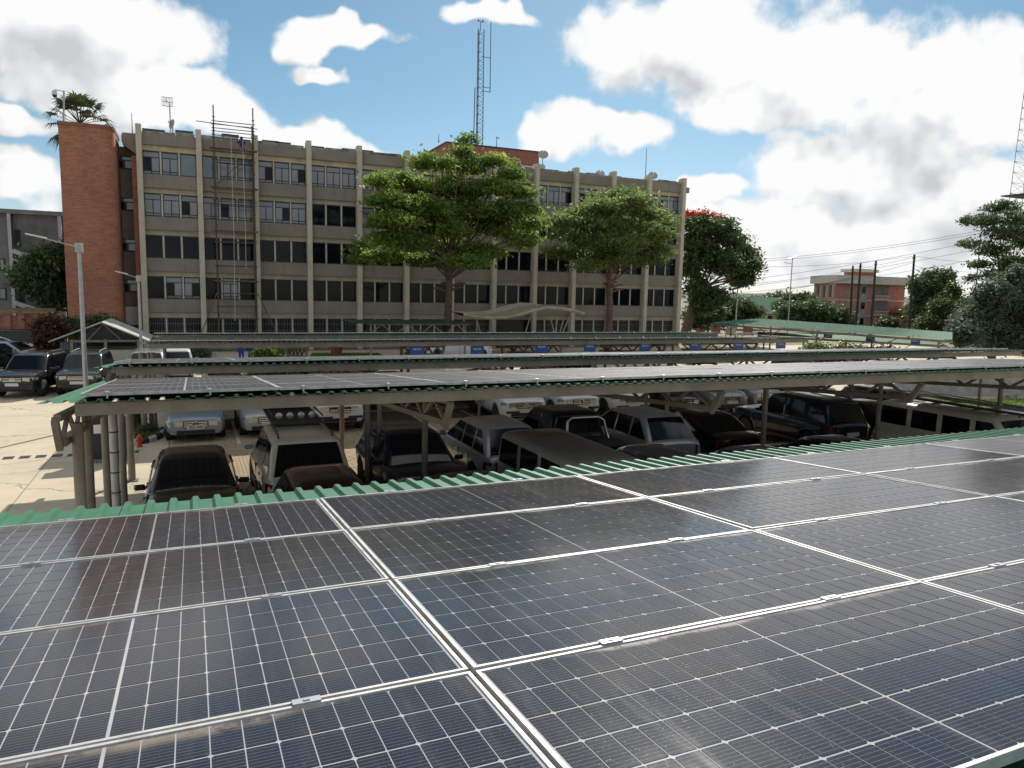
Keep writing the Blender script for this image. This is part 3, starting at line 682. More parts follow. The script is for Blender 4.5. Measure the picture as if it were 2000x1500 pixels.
def laminate_mat(name, fac=1.0, dustc=(.27, .215, .165)):
    """whole panel face for roofs too far to tell cells apart: grid of cells over a white back sheet"""
    m = bpy.data.materials.new(name); m.use_nodes = True; k = NT(m.node_tree); b = k.n['Principled BSDF']
    tc = k.new('ShaderNodeTexCoord'); x, y, z = k.sep(tc.outputs['Object'])
    def lines(v, n, half, wdt):
        q = k.math('FRACT', k.math('MULTIPLY', k.math('ADD', v, half), n/(2*half))); q = k.math('ABSOLUTE', k.math('SUBTRACT', q, .5)); return k.math('GREATER_THAN', q, .5-wdt)
    g = k.math('MAXIMUM', lines(x, 24, 1.12, .02), lines(y, 6, .555, .012))
    g = k.math('MAXIMUM', g, k.math('LESS_THAN', k.math('ABSOLUTE', x), .012))
    world = k.new('ShaderNodeNewGeometry').outputs['Position']
    c = k.mix(g, (.010, .012, .022, 1), (.55, .56, .56, 1))
    c = k.mix(k.ramp(k.noise(world, 1.2, 5, .6), .3, .8, .10, .26), c, (*dustc, 1))
    k.l.new(c, b.inputs['Base Color']); b.inputs['Roughness'].default_value = .28; b.inputs['Coat Weight'].default_value = .18; b.inputs['Coat Roughness'].default_value = .14
    return m
M_cell = cell_mat(); M_lam = laminate_mat('solar_laminate')
M_back = pmat('back_sheet', (.40, .41, .42), .15, var=.08, vscale=4, coat=.5, col2=(.48, .44, .38), mscale=2.)
fb = MB(); a, c, w, h = 1.1395, .567, .014, .036
fb.box(-a, a, -c, -c+w, -h, 0).box(-a, a, c-w, c, -h, 0).box(-a, -a+w, -c+w, c-w, -h, 0).box(a-w, a, -c+w, c-w, -h, 0)
FRAME = fb.mesh('frame'); FRAME.materials.append(M_aluw)
LAM = MB().box(-a+w, a-w, -c+w, c-w, -.03, -.004).mesh('laminate'); LAM.materials.append(M_lam)
BACK = MB().box(-a+w, a-w, -c+w, c-w, -.03, -.006).mesh('back_sheet'); BACK.materials.append(M_back)
cw, chh, ch = .0880/2, .1738/2, .0065
CELL = MB().add([(-cw, -chh+ch, 0), (-cw+ch, -chh, 0), (cw, -chh, 0), (cw, chh, 0), (-cw+ch, chh, 0), (-cw, chh-ch, 0)], [(0, 1, 2, 3, 4, 5)]).mesh('cell'); CELL.materials.append(M_cell)
CELLB = MB().add([(-cw, -chh, 0), (cw-ch, -chh, 0), (cw, -chh+ch, 0), (cw, chh-ch, 0), (cw-ch, chh, 0), (-cw, chh, 0)], [(0, 1, 2, 3, 4, 5)]).mesh('cell_mirrored'); CELLB.materials.append(M_cell)
def panel(loc, rx, parent, cells=False):
    p = bpy.data.objects.new('solar_panel', None); COL.objects.link(p); p.empty_display_size = .2; p.parent = parent
    p.location = Vector(loc)-parent.location; p.rotation_euler = (rx+R(random.uniform(-.22, .22)), R(random.uniform(-.2, .2)), R(random.uniform(-.05, .05)))
    link('frame', FRAME, None, p)
    if not cells: link('laminate', LAM, None, p); return p
    link('back_sheet', BACK, None, p)
    for i in range(24):
        x = (i-11.5)*.0926 + (.0035 if i > 11 else -.0035)
        for j in range(6):
            o = link('cell', CELL if i % 2 else CELLB, None, p); o.location = (x, (j-2.5)*.1832, -.0045)
    return p

# --- near carport under the camera
nc = thing('carport', 'nearest carport with green ribbed roof carrying the foreground solar panels', 'carport', (AX, AY, 0))
slope = TILT
def nz(y): return AZ+(AY-y)*math.tan(slope)
corrugated(-4.6, 14.2, .35, AY+.95, nz(.35)-.105, slope).build('roof_sheet', M_green, nc)
MB().bar((-4.5, AY+.8, nz(AY+.8)-.25), (14.1, AY+.8, nz(AY+.8)-.25), .08, .2).build('eave_beam', M_steel, nc)
MB().bar((-4.5, .6, nz(.6)-.31), (14.1, .6, nz(.6)-.31), .08, .2).build('ridge_beam', M_steel, nc)
for x in (-3.8, 2.2, 8.2, 13.6):
    MB().bar((x, .7, nz(.7)-.42), (x, AY, nz(AY)-.42), .1, .16).build('rafter', M_steel, nc)
    for y in (1.4, 4.6): MB().tube([(x, y, 0), (x, y, nz(y)-.45)], .08, 12).build('post', M_steel, nc, smooth=True)
for v in range(4):
    for q in (.28, .86):
        y = AY-(v+q)*PH*math.cos(slope); MB().bar((-3.9, y, nz(y)-.08), (13.4, y, nz(y)-.08), .04, .04).build('rail', M_alu, nc)
for v in range(4):
    for ci, u in enumerate(range(-2, 5)):
        y = AY-(v+.5)*PH*math.cos(slope); loc = (AX+(u+.5)*PW, y, nz(y))
        if u == -2 and v > 0: continue
        panel(loc, -slope, nc, cells=(-1 <= u <= 2))
CLAMP = MB().box(-.045, .045, -.018, .018, -.03, .004).box(-.010, .010, -.007, .007, .004, .008).mesh('clamp'); CLAMP.materials.append(M_alu)
for v in range(5):
    for u in range(-2, 5):
        for q in (.25, .75):
            y = AY-v*PH*math.cos(slope)+(.02 if v == 0 else 0); o = link('clamp', CLAMP, None, nc); o.location = ((u+q)*PW, y-AY, nz(y)+.002); o.rotation_euler = (-slope, 0, 0)

# --- the carports beyond
def carport(X0, Y0, rz, L, dep, zn, label, rows, ncol, px0, posts, trusses, sl=R(5.), beam=.155):
    c = thing('carport', label, 'carport', (X0, Y0, 0), rz, 'carport rows in the yard')
    def B(b, n, m, sm=False): return b.build(n, m, c, smooth=sm, world=False)
    zz = lambda y: zn-y*math.tan(sl)
    B(corrugated(0, L, 0, dep, zn, sl), 'roof_sheet', M_green)
    B(MB().box(.38, L-.3, .10, .17, zz(.15)-beam-.01, zz(.15)-.012), 'eave_beam', M_steel)
    B(MB().box(.38, L-.3, dep-.2, dep-.12, zz(dep-.1)-beam, zz(dep-.1)-.02), 'rear_beam', M_steel)
    B(MB().box(.38, L-.3, dep*.5-.04, dep*.5+.04, zz(dep*.5)-.14, zz(dep*.5)-.02), 'purlin', M_steel)
    for x in trusses:
        zb0 = zn-.56; zb1 = zz(dep)-.46; ya, yb = .45, dep-.25
        zt = lambda y: zz(y)-.19
        zb = lambda y: zb0+(zb1-zb0)*(y-ya)/(yb-ya)
        B(MB().bar((x, .2, zt(.2)), (x, yb, zt(yb)), .08, .08), 'truss_top_chord', M_steel)
        B(MB().bar((x, ya, zb(ya)), (x, yb, zb(yb)), .10, .09), 'truss_bottom_chord', M_steel)
        B(MB().bar((x-.02, .16, zt(.1)-.02), (x-.02, ya-.02, zb(ya)-.06), .075, .10, (0, 1, 0)), 'truss_end_channel', M_steel)
        n = 9
        for i in range(n):
            y1, y2 = ya+(yb-ya)*i/n, ya+(yb-ya)*(i+1)/n
            B(MB().bar((x, y1, zb(y1) if i % 2 == 0 else zt(y1)), (x, y2, zt(y2) if i % 2 == 0 else zb(y2)), .05, .05), 'truss_web', M_steel)
    for x, y, r in posts:
        B(MB().tube([(x, y, 0), (x, y, zz(y)-.3)], r, 14), 'post', M_steel, True)
        B(MB().box(x-r*1.7, x+r*1.7, y-r*1.7, y+r*1.7, 0, .025), 'base_plate', M_steel)
    br = MB().bar((0, .07, 0), (0, .07, .085), .02, .01).box(-.02, .02, .05, .12, .07, .085).mesh('bracket'); br.materials.append(M_alu)
    x = px0+.3; cs, sn = math.cos(rz), math.sin(rz)
    while x < px0+ncol*PW:
        o = link('bracket', br, None, c); o.location = (x, 0, zn+.03); x += 1.15
    for v in range(rows):
        for u in range(ncol):
            lx, ly = px0+(u+.5)*PW, .12+(v+.5)*PH
            panel((X0+lx, Y0+ly, zz(ly)+.105), -sl, c)
    return c
def P_(px, Y, r, X0, Y0): return (at_y(px, 860, Y).x-X0, Y-Y0, r)
carport(-1.68, 9.9, 0, 25.5, 5.85, 3.56, 'second carport with sunlit solar panels over the nearest row of parked cars', 4, 10, .43,
        [P_(152, 10.6, .068, -1.68, 9.9), P_(171, 12.6, .068, -1.68, 9.9), P_(830, 15., .066, -1.68, 9.9), P_(1490, 15., .07, -1.68, 9.9), P_(1712, 15., .066, -1.68, 9.9), P_(1945, 12.6, .062, -1.68, 9.9)],
        (.18, 5.15, 10.1, 15.1, 20.1), R(4.45))
carport(-1.78, 16.35, 0, 28.9, 6.0, 3.335, 'third carport whose silver panel edge and grey beam cross behind the second', 4, 12, .33,
        [P_(718, 17.2, .066, -1.78, 16.35), P_(741, 17.2, .055, -1.78, 16.35), P_(1655, 17.2, .066, -1.78, 16.35), P_(1905, 17.2, .066, -1.78, 16.35), P_(255, 20.6, .085, -1.78, 16.35), P_(668, 21.3, .068, -1.78, 16.35), P_(1258, 21.3, .07, -1.78, 16.35), P_(1300, 21.3, .07, -1.78, 16.35)],
        (.25, 5.3, 10.3, 15.3, 20.3, 25.3), R(4.4))
carport(-1.6, 26.0, 0, 28.6, 6.0, 3.13, 'fourth carport hung with small blue signs', 4, 12, .35,
        [(.4, 1.2, .07), P_(283, 26.8, .09, -1.6, 26.), P_(297, 27.6, .06, -1.6, 26.), P_(935, 26.8, .06, -1.6, 26.), P_(1152, 26.8, .07, -1.6, 26.), P_(1280, 26.8, .07, -1.6, 26.), (10.3, 5.2, .07), (15.3, 5.2, .07), (20.3, 5.2, .07), (25.3, .8, .07)],
        (5.3, 10.3, 15.3, 20.3, 25.3), R(4.4))
carport(-1.5, 31.9, 0, 28., 6.0, 3.03, 'farthest panel carport just before the office block', 4, 12, .15,
        [(.5, .8, .07), (5.3, .8, .07), (10.3, .8, .07), (15.3, .8, .07), (20.3, .8, .07), (25.3, .8, .07)], (5.3, 10.3, 15.3, 20.3, 25.3), R(4.4))
# pipes and cabinet at the left end of the second carport
for i, (px, Y, r, nm, lab, mt) in enumerate(((208, 14.6, .066, 'pipe_column', 'grey steel column standing left of the banded downpipe', M_steel), (224, 14.3, .072, 'banded_downpipe', 'pale downpipe with dark bands beside the electrical cabinet', M_galv), (240, 17.4, .066, 'pipe_column', 'grey steel column half hidden behind the electrical cabinet', M_steel))):
    p = at_y(px, 900, Y); o = thing(nm, lab, 'column', (p.x, Y, 0))
    MB().tube([(p.x, Y, 0), (p.x, Y, 2.9)], r, 14).build('shaft', mt, o, smooth=True); MB().box(p.x-r*1.6, p.x+r*1.6, Y-r*1.6, Y+r*1.6, 0, .03).build('foot', mt, o)
    if i == 1:
        for q in range(7): MB().lathe([(r+.001, -.012), (r+.008, -.01), (r+.008, .01), (r+.001, .012)], 14, c=(p.x, Y, .25+q*.36)).build('band', M_dark, o)
p = at_z(215, 903, 0); cb = thing('electrical_cabinet', 'dark blue-black electrical cabinet standing behind the carport columns', 'cabinet', (p.x, p.y+.2, 0))
x, y = p.x, p.y+.2
MB().box(x-.42, x+.42, y-.25, y+.3, .12, 1.25).build('body', pmat('cabinet_blue', (.012, .016, .03), .4, var=.15, vscale=4), cb)
MB().box(x-.47, x+.47, y-.3, y+.35, 1.25, 1.31).build('lid', M_dark, cb); MB().box(x-.4, x+.4, y-.2, y+.25, 0, .12).build('plinth', M_parap, cb)
for q in (-.21, .21): MB().box(x+q-.18, x+q+.18, y-.262, y-.25, .2, 1.18).build('door', MATS.get('cabinet_blue'), cb)
MB().box(x-.36, x-.14, y-.27, y-.263, .85, 1.1).build('label_plate', M_white, cb)
# blue parking signs
def blue_sign(px, py, Y, label, txt, wpx=30, hpx=17, rz=R(1.6)):
    p = at_y(px, py, Y); k = px_m(Y, px); w, h = wpx*k*.95, hpx*k
    s = thing('parking_sign', label, 'sign', (p.x, p.y, p.z-h/2), rz, 'blue parking signs')
    MB().box(-w/2, w/2, -.012, .012, 0, h).build('board', M_blue, s, world=False)
    for q in (-.3, .3): MB().tube([(w*q, 0, h), (w*q, 0, h+.3)], .018, 6).build('hanger', M_dark, s, world=False)
    if txt:
        text_obj('lettering', txt, h*.30, M_inkw, s, (0, -.014, h*.62), (R(90), 0, 0), sx=min(1., .66*w/(h*.30*len(txt)*.58)))
nm_ = ['leftmost, by the white pickup', 'second from left', 'third from left', 'fourth from left', 'fifth from left', 'sixth from left', 'seventh from left', 'last at right']
for i, (px, py) in enumerate(((815, 684.5), (932, 684), (1058, 679.5), (1152, 678.5), (1260, 677), (1357, 676), (1442, 675.5), (1525, 674))):
    blue_sign(px, py, 26.15, f'small blue sign hanging under the fourth carport, {nm_[i]}', 'PARKED OFFICIAL', 30-(px-800)*.006, 18-(px-800)*.006)

# --- plain green carports at right, roofs tilted to the camera
def green_carport(nl, nr, fl, fr, label, nm='carport'):
    g = thing(nm, label, 'carport', (nl.x, nl.y, 0))
    n = 230; L = []
    for e in ((nl, nr), (fl, fr)):
        row = []
        for i in range(n):
            for q, h in ((0, 0), (.5, 0), (.62, .03), (.9, .03)):
                p = e[0].lerp(e[1], (i+q)/n); row.append((p.x, p.y, p.z+h))
        L.append(row)
    MB().loft(L, caps=False, closed=False).build('roof_sheet', M_greenf, g)
    up_ = Vector((0, 0, .13))
    MB().bar(nl-up_, nr-up_, .08, .16).build('eave_beam', M_steel, g); MB().bar(fl-up_, fr-up_, .08, .16).build('rear_beam', M_steel, g)
    for i in range(5):
        a = nl.lerp(nr, .04+.23*i); b_ = fl.lerp(fr, .04+.23*i)
        MB().tube([(a.x*.7+b_.x*.3, a.y*.7+b_.y*.3, 0), (a.x*.7+b_.x*.3, a.y*.7+b_.y*.3, a.z-.1)], .07, 8).build('post', M_steel, g)
        a2 = nl.lerp(nr, .04+.23*i+.05)
        MB().bar(a-up_*1.5, a2-Vector((0, 0, .7)), .06, .06).build('brace', M_steel, g); a3 = nl.lerp(nr, .04+.23*i+.10)
        MB().bar(a3-up_*1.5, a2-Vector((0, 0, .7)), .06, .06).build('brace', M_steel, g)
    return g
green_carport(at_z(1388, 630.5, 2.6), at_z(1860, 664, 2.55), at_z(1478, 622, 2.95), at_z(1860, 649, 2.95), 'long pale green carport roof sloping toward the yard at right')
green_carport(at_z(1480, 654, 1.7), at_z(1850, 673, 1.7), at_z(1480, 648, 1.8), at_z(1850, 663, 1.85), 'lower green carport roof seen beneath the long pale green one', 'carport')
for i, (px, py, Y) in enumerate(((1617, 655, 43.3), (1700, 661.5, 39.3), (1788, 668, 35.2))):
    blue_sign(px, py, Y, f'dark blue sign under the long pale green roof, {["left", "middle", "right"][i]} one', 'PARKED OFFICIAL', 17, 11, R(-60))

# ================================================================== VEGETATION
def leaf_cloud(blobs, n_clump, per, size, spread, flat=.6, droop=.0):
    """leaf-sized diamond faces in clumps spread through ellipsoid lobes; blobs = (centre, rx, ry, rz)"""
    vol = np.array([b[1]*b[2]*b[3] for b in blobs])**.66; cnt = np.maximum(3, (n_clump*vol/vol.sum()).astype(int)); P = []
    for (c, rx, ry, rz), n in zip(blobs, cnt):
        d = RNG.normal(size=(n, 3)); d /= np.linalg.norm(d, axis=1)[:, None]
        r = RNG.random(n)**.42
        cc = d*r[:, None]*np.array([rx, ry, rz])+np.array(c)
        cc[:, 2] -= droop*(d[:, 0]**2+d[:, 1]**2)*r*rz
        k = RNG.normal(size=(n, per, 3))*spread*np.array([1, 1, flat])*RNG.uniform(.6, 1.25, (n, 1, 1))
        P.append((cc[:, None, :]+k).reshape(-1, 3))
    P = np.concatenate(P); N = len(P)
    nr = RNG.normal(size=(N, 3))*.75; nr[:, 2] += 1.0; nr /= np.linalg.norm(nr, axis=1)[:, None]
    a = np.cross(nr, RNG.normal(size=(N, 3))); a /= np.linalg.norm(a, axis=1)[:, None]; b = np.cross(nr, a)
    s = size*RNG.uniform(.65, 1.35, (N, 1))
    V = np.stack([P-a*s, P-b*s*.42, P+a*s-nr*s*.25, P+b*s*.42], 1).reshape(-1, 3)
    return V, np.arange(N*4).reshape(-1, 4)
def foliage(name, blobs, mat, parent, n_clump, per, size, spread, flat=.6, droop=0.):
    V, F = leaf_cloud(blobs, n_clump, per, size, spread, flat, droop)
    L = parent.location; V = V-np.array([L.x, L.y, L.z])
    me = fastmesh(name, V, F); me.materials.append(mat); return link(name, me, None, parent)
def limb(p, q, r0_, r1_, bend=.12, n=5):
    p, q = Vector(p), Vector(q); off = Vector((random.uniform(-1, 1), random.uniform(-1, 1), random.uniform(.2, 1)))*(q-p).length*bend
    return [p.lerp(q, i/n)+off*math.sin(math.pi*i/n)*.6 for i in range(n+1)], [r0_+(r1_-r0_)*i/n for i in range(n+1)]
def px_blobs(lst, Y, dj=2.0, depth=.9, thick=1.0):
    out = []
    for px, py, rx, ry in lst:
        k = px_m(Y, px); yy = Y+random.uniform(-dj, dj); c = at_y(px, py, yy)
        out.append((tuple(c), rx*k, max(rx*k*depth, .4), ry*k*thick))
    return out
def tree(name, label, base, trunk_top, r, blobs, leaf, bark, n_clump, per, size, spread, flat=.5, group=None, stubs=0, cat='tree', extra=None, droop=0.):
    t_ = thing(name, label, cat, base, 0, group)
    pts = [Vector(base).lerp(Vector(trunk_top), i/6)+Vector((random.uniform(-.06, .06), random.uniform(-.06, .06), 0))*(1 if 0 < i else 0) for i in range(7)]
    MB().tube(pts, [r*1.25, r*1.02, r*.95, r*.9, r*.85, r*.8, r*.7], 12).build('trunk', bark, t_, smooth=True)
    for i, (c, rx, ry, rz) in enumerate(blobs):
        s0 = Vector(base).lerp(Vector(trunk_top), random.uniform(.72, .98)); p, q = limb(s0, Vector(c)-Vector((0, 0, rz*.35)), r*.27, r*.05)
        MB().tube(p, q, 7).build('limb', bark, t_, smooth=True)
        for m in range(2):
            e = Vector(c)+Vector((random.uniform(-.7, .7)*rx, random.uniform(-.7, .7)*ry, random.uniform(-.1, .4)*rz)); p2, q2 = limb(p[3], e, r*.10, r*.03)
            MB().tube(p2, q2, 5).build('branch', bark, t_)
    for i in range(stubs):
        a = random.uniform(0, 6.28); s0 = Vector(base).lerp(Vector(trunk_top), random.uniform(.6, .72)); MB().tube([s0, s0+Vector((math.cos(a)*.9, math.sin(a)*.5, .35)), s0+Vector((math.cos(a)*1.3, math.sin(a)*.6, .3))], [r*.3, r*.26, r*.2], 7).build('cut_branch', bark, t_)
    foliage('crown', blobs, leaf, t_, n_clump, per, size, spread, flat, droop)
    if extra: foliage(extra[0], extra[1], extra[2], t_, *extra[3:])
    return t_
# big layered tree before the office block
Y1 = 51.5; b0 = at_y(872, 640, Y1)
B1 = px_blobs([(914, 268, 13, 7), (908, 292, 20, 7), (845, 312, 42, 10), (905, 318, 46, 12), (965, 310, 34, 8), (1000, 338, 30, 9), (770, 345, 48, 9), (740, 352, 26, 7), (810, 362, 52, 13), (880, 366, 66, 15), (955, 362, 60, 13), (1012, 372, 34, 9),
    (765, 385, 46, 12), (830, 402, 70, 15), (905, 405, 66, 17), (985, 408, 62, 13), (1032, 405, 28, 10), (1040, 432, 24, 9), (770, 425, 44, 12), (870, 440, 60, 15), (960, 440, 60, 13), (1015, 455, 40, 10), (770, 462, 54, 11), (725, 480, 40, 11), (815, 470, 40, 10), (880, 478, 56, 14), (945, 485, 44, 11), (705, 500, 24, 9), (755, 497, 48, 10), (835, 502, 44, 9), (910, 508, 40, 9), (1025, 470, 20, 7)], Y1, 3.0, .7, 1.15)
tree('layered_tree', 'large bright green layered tree in front of the middle of the office block', (b0.x, Y1, 0), at_y(880, 490, Y1), .31, B1, L_main, M_bark, 1900, 26, .175, .40, .42, stubs=5, droop=.7)
Y2 = 54.; b0 = at_y(1190, 640, Y2)
B2 = px_blobs([(1215, 380, 40, 9), (1175, 388, 30, 8), (1245, 392, 40, 10), (1195, 405, 60, 13), (1130, 418, 44, 10), (1095, 430, 34, 9), (1270, 418, 36, 9), (1300, 432, 24, 9), (1165, 436, 56, 13), (1235, 440, 56, 13), (1110, 458, 36, 11), (1290, 458, 30, 10), (1140, 470, 46, 12), (1205, 472, 60, 15), (1265, 474, 40, 12), (1088, 490, 26, 8), (1125, 496, 40, 10), (1300, 490, 18, 7), (1180, 502, 50, 12), (1240, 504, 46, 11), (1285, 510, 18, 7), (1150, 518, 30, 8)], Y2, 2.6, .75, 1.1)
tree('spreading_tree', 'dull green spreading tree before the right half of the office block', (b0.x, Y2, 0), at_y(1192, 505, Y2), .30, B2, L_dull, M_barkr, 1400, 26, .155, .42, .45, stubs=6)
# tulip tree with scarlet flowers past the building's right end
Y3 = 66.; b0 = at_y(1336, 650, Y3)
B3 = px_blobs([(1370, 440, 38, 16), (1410, 440, 36, 14), (1360, 470, 48, 18), (1425, 465, 32, 15), (1385, 500, 56, 20), (1450, 495, 32, 18), (1350, 520, 30, 22), (1415, 520, 40, 16), (1465, 520, 24, 18), (1360, 560, 26, 26), (1440, 545, 24, 14), (1395, 580, 32, 18), (1365, 600, 26, 18), (1455, 545, 20, 10)], Y3, 2.5, .9)
FL = px_blobs([(1352, 421, 26, 6), (1375, 419, 24, 6), (1398, 424, 16, 5), (1345, 432, 12, 5)], Y3, .8, .9)
t3 = tree('flowering_tree', 'dark domed tree with scarlet flowers on top beside the office block end', (b0.x, Y3, 0), at_y(1362, 560, Y3), .55, B3, L_dark, M_bark, 1150, 22, .24, .42, .6, extra=('flowers', FL, L_flow, 80, 18, .18, .30, .5))
foliage('flower_spikes', px_blobs([(1468, 470, 16, 14), (1478, 505, 10, 14)], Y3, 1, .8), L_flow, t3, 14, 5, .12, .3)
# right hand trees
Y4 = 58.; b0 = at_y(1935, 640, Y4)
B4 = px_blobs([(1955, 405, 36, 12), (1920, 430, 40, 11), (1985, 430, 40, 16), (1965, 455, 44, 13), (1905, 475, 30, 10), (2005, 470, 40, 18), (1940, 490, 36, 11), (1915, 515, 28, 10), (1990, 510, 40, 16), (1900, 545, 16, 8), (1955, 535, 36, 12)], Y4, 2.5, .9)
tree('tall_open_tree', 'tall open-crowned tree with thin branches at the right picture edge', (b0.x+1.5, Y4, 0), at_y(1962, 520, Y4), .34, B4, L_dark, M_bark, 620, 26, .19, .36, .4)
Y5 = 36.; b0 = at_y(1935, 700, Y5)
B5 = px_blobs([(1985, 535, 20, 18), (1975, 555, 34, 22), (1945, 580, 44, 28), (1990, 610, 60, 50), (1910, 625, 48, 38), (1880, 655, 34, 22), (1955, 650, 70, 36), (2010, 640, 40, 50)], Y5, 1.2, .8)
tree('feathery_conifer', 'big grey-green feathery conifer bush at the right edge above the carports', (b0.x, Y5, 0), at_y(1950, 640, Y5), .28, B5, L_grey, M_bark, 1500, 24, .16, .26, 1.0)
def bush(name, label, lst, Y, leaf, n, per, size, spread, cat='shrub', group=None, flat=.8):
    bl = px_blobs(lst, Y, .8, .8); c = at_y(lst[0][0], lst[0][1], Y)
    t_ = thing(name, label, cat, (c.x, Y, 0), 0, group); 
    MB().tube([(c.x, Y, 0), (c.x+.05, Y, max(.3, c.z))], [.12, .06], 7).build('stem', M_bark, t_)
    for q in bl[:4]:
        p, rr = limb((c.x, Y, min(.4, c.z*.3)), q[0], .06, .02); MB().tube(p, rr, 5).build('branch', M_bark, t_)
    foliage('foliage', bl, leaf, t_, n, per, size, spread, flat); return t_
bush('broad_tree', 'dark leafy tree right of the brick apartment block', [(1815, 570, 34, 28), (1800, 610, 28, 26), (1830, 545, 30, 16), (1850, 540, 14, 8), (1790, 560, 16, 18)], 92, L_dark, 420, 24, .36, .62, 'tree')
bush('pale_tree', 'pale olive tree with flat crown in front of the dark one right of the apartments', [(1845, 605, 28, 22), (1825, 635, 36, 22), (1860, 570, 12, 22), (1800, 650, 24, 14)], 80, L_olive, 360, 24, .30, .5, 'tree')
bush('flowering_hedge_tree', 'dark tree speckled with pale blossom left of the apartment block', [(1590, 610, 44, 22), (1550, 612, 32, 18), (1635, 615, 30, 16), (1650, 625, 20, 12)], 84, L_dark, 420, 24, .30, .5, 'tree')
bush('yellow_green_tree', 'yellow-green rounded tree behind the speckled dark one', [(1555, 590, 34, 14), (1535, 602, 26, 12), (1575, 586, 20, 12)], 100, L_olive, 300, 22, .32, .5, 'tree')
bush('roadside_tree', 'small bright tree left of the green gable roof', [(1440, 605, 36, 20), (1415, 618, 30, 16), (1465, 612, 26, 16), (1385, 622, 30, 16)], 96, L_olive, 420, 22, .32, .5, 'tree')
bush('low_tree', 'low dark tree at the foot of the flowering tree', [(1385, 610, 30, 22), (1360, 620, 20, 18)], 78, L_dark, 240, 22, .28, .5, 'tree')
bush('treeline', 'dark line of trees on the far skyline behind the carports', [(1420, 590, 40, 8), (1470, 592, 40, 8), (1520, 584, 26, 8), (1525, 578, 12, 6), (1500, 592, 40, 8), (1890, 590, 40, 8), (1570, 592, 40, 8)], 190, L_dark, 420, 22, .6, 1.0, 'trees')
bush('apartment_shrub', 'pale shrub against the apartment block ground floor', [(1735, 632, 24, 12), (1720, 640, 20, 10)], 88, L_olive, 170, 20, .28, .4)
bush('left_tree', 'leafy dark green tree between the grey block and brick tower', [(95, 515, 34, 24), (80, 545, 44, 24), (105, 570, 34, 26), (60, 535, 26, 14), (115, 500, 16, 22)], 63, L_dark, 650, 24, .20, .42, 'tree')
bush('bronze_shrub', 'bronze-red leaved shrub beside the guard house', [(100, 640, 24, 18), (92, 665, 18, 18)], 52, L_red, 260, 22, .14, .22)
bush('tower_creeper', 'dark shrubs growing around the foot of the brick tower', [(150, 640, 24, 14), (190, 636, 26, 14), (220, 640, 16, 12), (128, 640, 14, 14)], 58.5, L_dark, 380, 22, .16, .26)
for i, (px, py, rx, ry, Y, lab, lf) in enumerate(((385, 692, 18, 10, 47, 'grey-green clipped bush behind the white truck', L_grey), (525, 692, 26, 8, 46, 'bright yellow-green bush behind the fourth carport', L_hedge), (515, 731, 24, 6, 41.5, 'bright green low bush under the third carport edge', L_hedge), (565, 732, 24, 5, 41.5, 'yellowish low bush right of the bright green one', L_hedge), (620, 733, 30, 5, 41.2, 'reddish-flecked low hedge section', L_olive), (690, 731, 44, 6, 41.0, 'long dry-tipped low hedge section', L_olive), (1620, 684, 60, 9, 40, 'flowering hedge below the green roofs, left stretch', L_hedge), (1700, 688, 60, 8, 39, 'flowering hedge below the green roofs, right stretch', L_olive), (1960, 795, 22, 22, 25, 'flower-dotted bush by the grey wall at right', L_olive), (1850, 790, 60, 16, 27, 'dark clipped hedge behind the black cars at right', L_dark))):
    bush('low_bush', lab, [(px-rx*.4, py, rx*.6, ry), (px+rx*.4, py, rx*.6, ry*.9)], Y, lf, 170, 22, .09 if Y < 35 else .12, .13 if Y < 35 else .2)
# lawns
def lawn(label, pts, n, h=.10):
    me_b = MB().add(pts, [tuple(range(len(pts)))]); o = tag(me_b.build('lawn', M_grass), label, kind='structure')
    P = np.array(pts); lo, hi = P[:, :2].min(0), P[:, :2].max(0); q = RNG.uniform(lo, hi, (n, 2)); s_ = RNG.uniform(.6, 1.4, (n, 1))
    keep = np.ones(n, bool)
    for i in range(len(pts)):
        a, b = P[i, :2], P[(i+1) % len(pts), :2]; keep &= ((b[0]-a[0])*(q[:, 1]-a[1])-(b[1]-a[1])*(q[:, 0]-a[0])) > 0
    q = q[keep]; s_ = s_[keep]; n = len(q); an = RNG.uniform(0, 6.28, n); w = np.stack([np.cos(an), np.sin(an)], 1)*.02
    z = np.full((n, 1), P[0, 2]); tip = np.concatenate([q+RNG.normal(size=(n, 2))*.03, z+h*s_], 1)
    V = np.stack([np.concatenate([q-w, z], 1), np.concatenate([q+w, z], 1), tip], 1).reshape(-1, 3)
    me = fastmesh('grass_blades', V, np.arange(n*3).reshape(-1, 3)); me.materials.append(L_lawn)
    tag(link('grass_blades', me, None), label.replace('lawn', 'grass blades'), 'grass', kind='stuff')
def gquad(pxs, z=.03): return [tuple(at_z(x, y, z)) for x, y in pxs]
lawn('small sunlit lawn behind the black cars at right', gquad([(1790, 812), (2100, 806), (2100, 778), (1800, 782)]), 9000)
lawn('grass strip beyond the third carport', gquad([(1340, 712), (1440, 708), (1440, 700), (1370, 700)]), 4000)
lawn('green lawn slope before the office block', gquad([(600, 702), (760, 702), (740, 690), (610, 690)]), 6000)

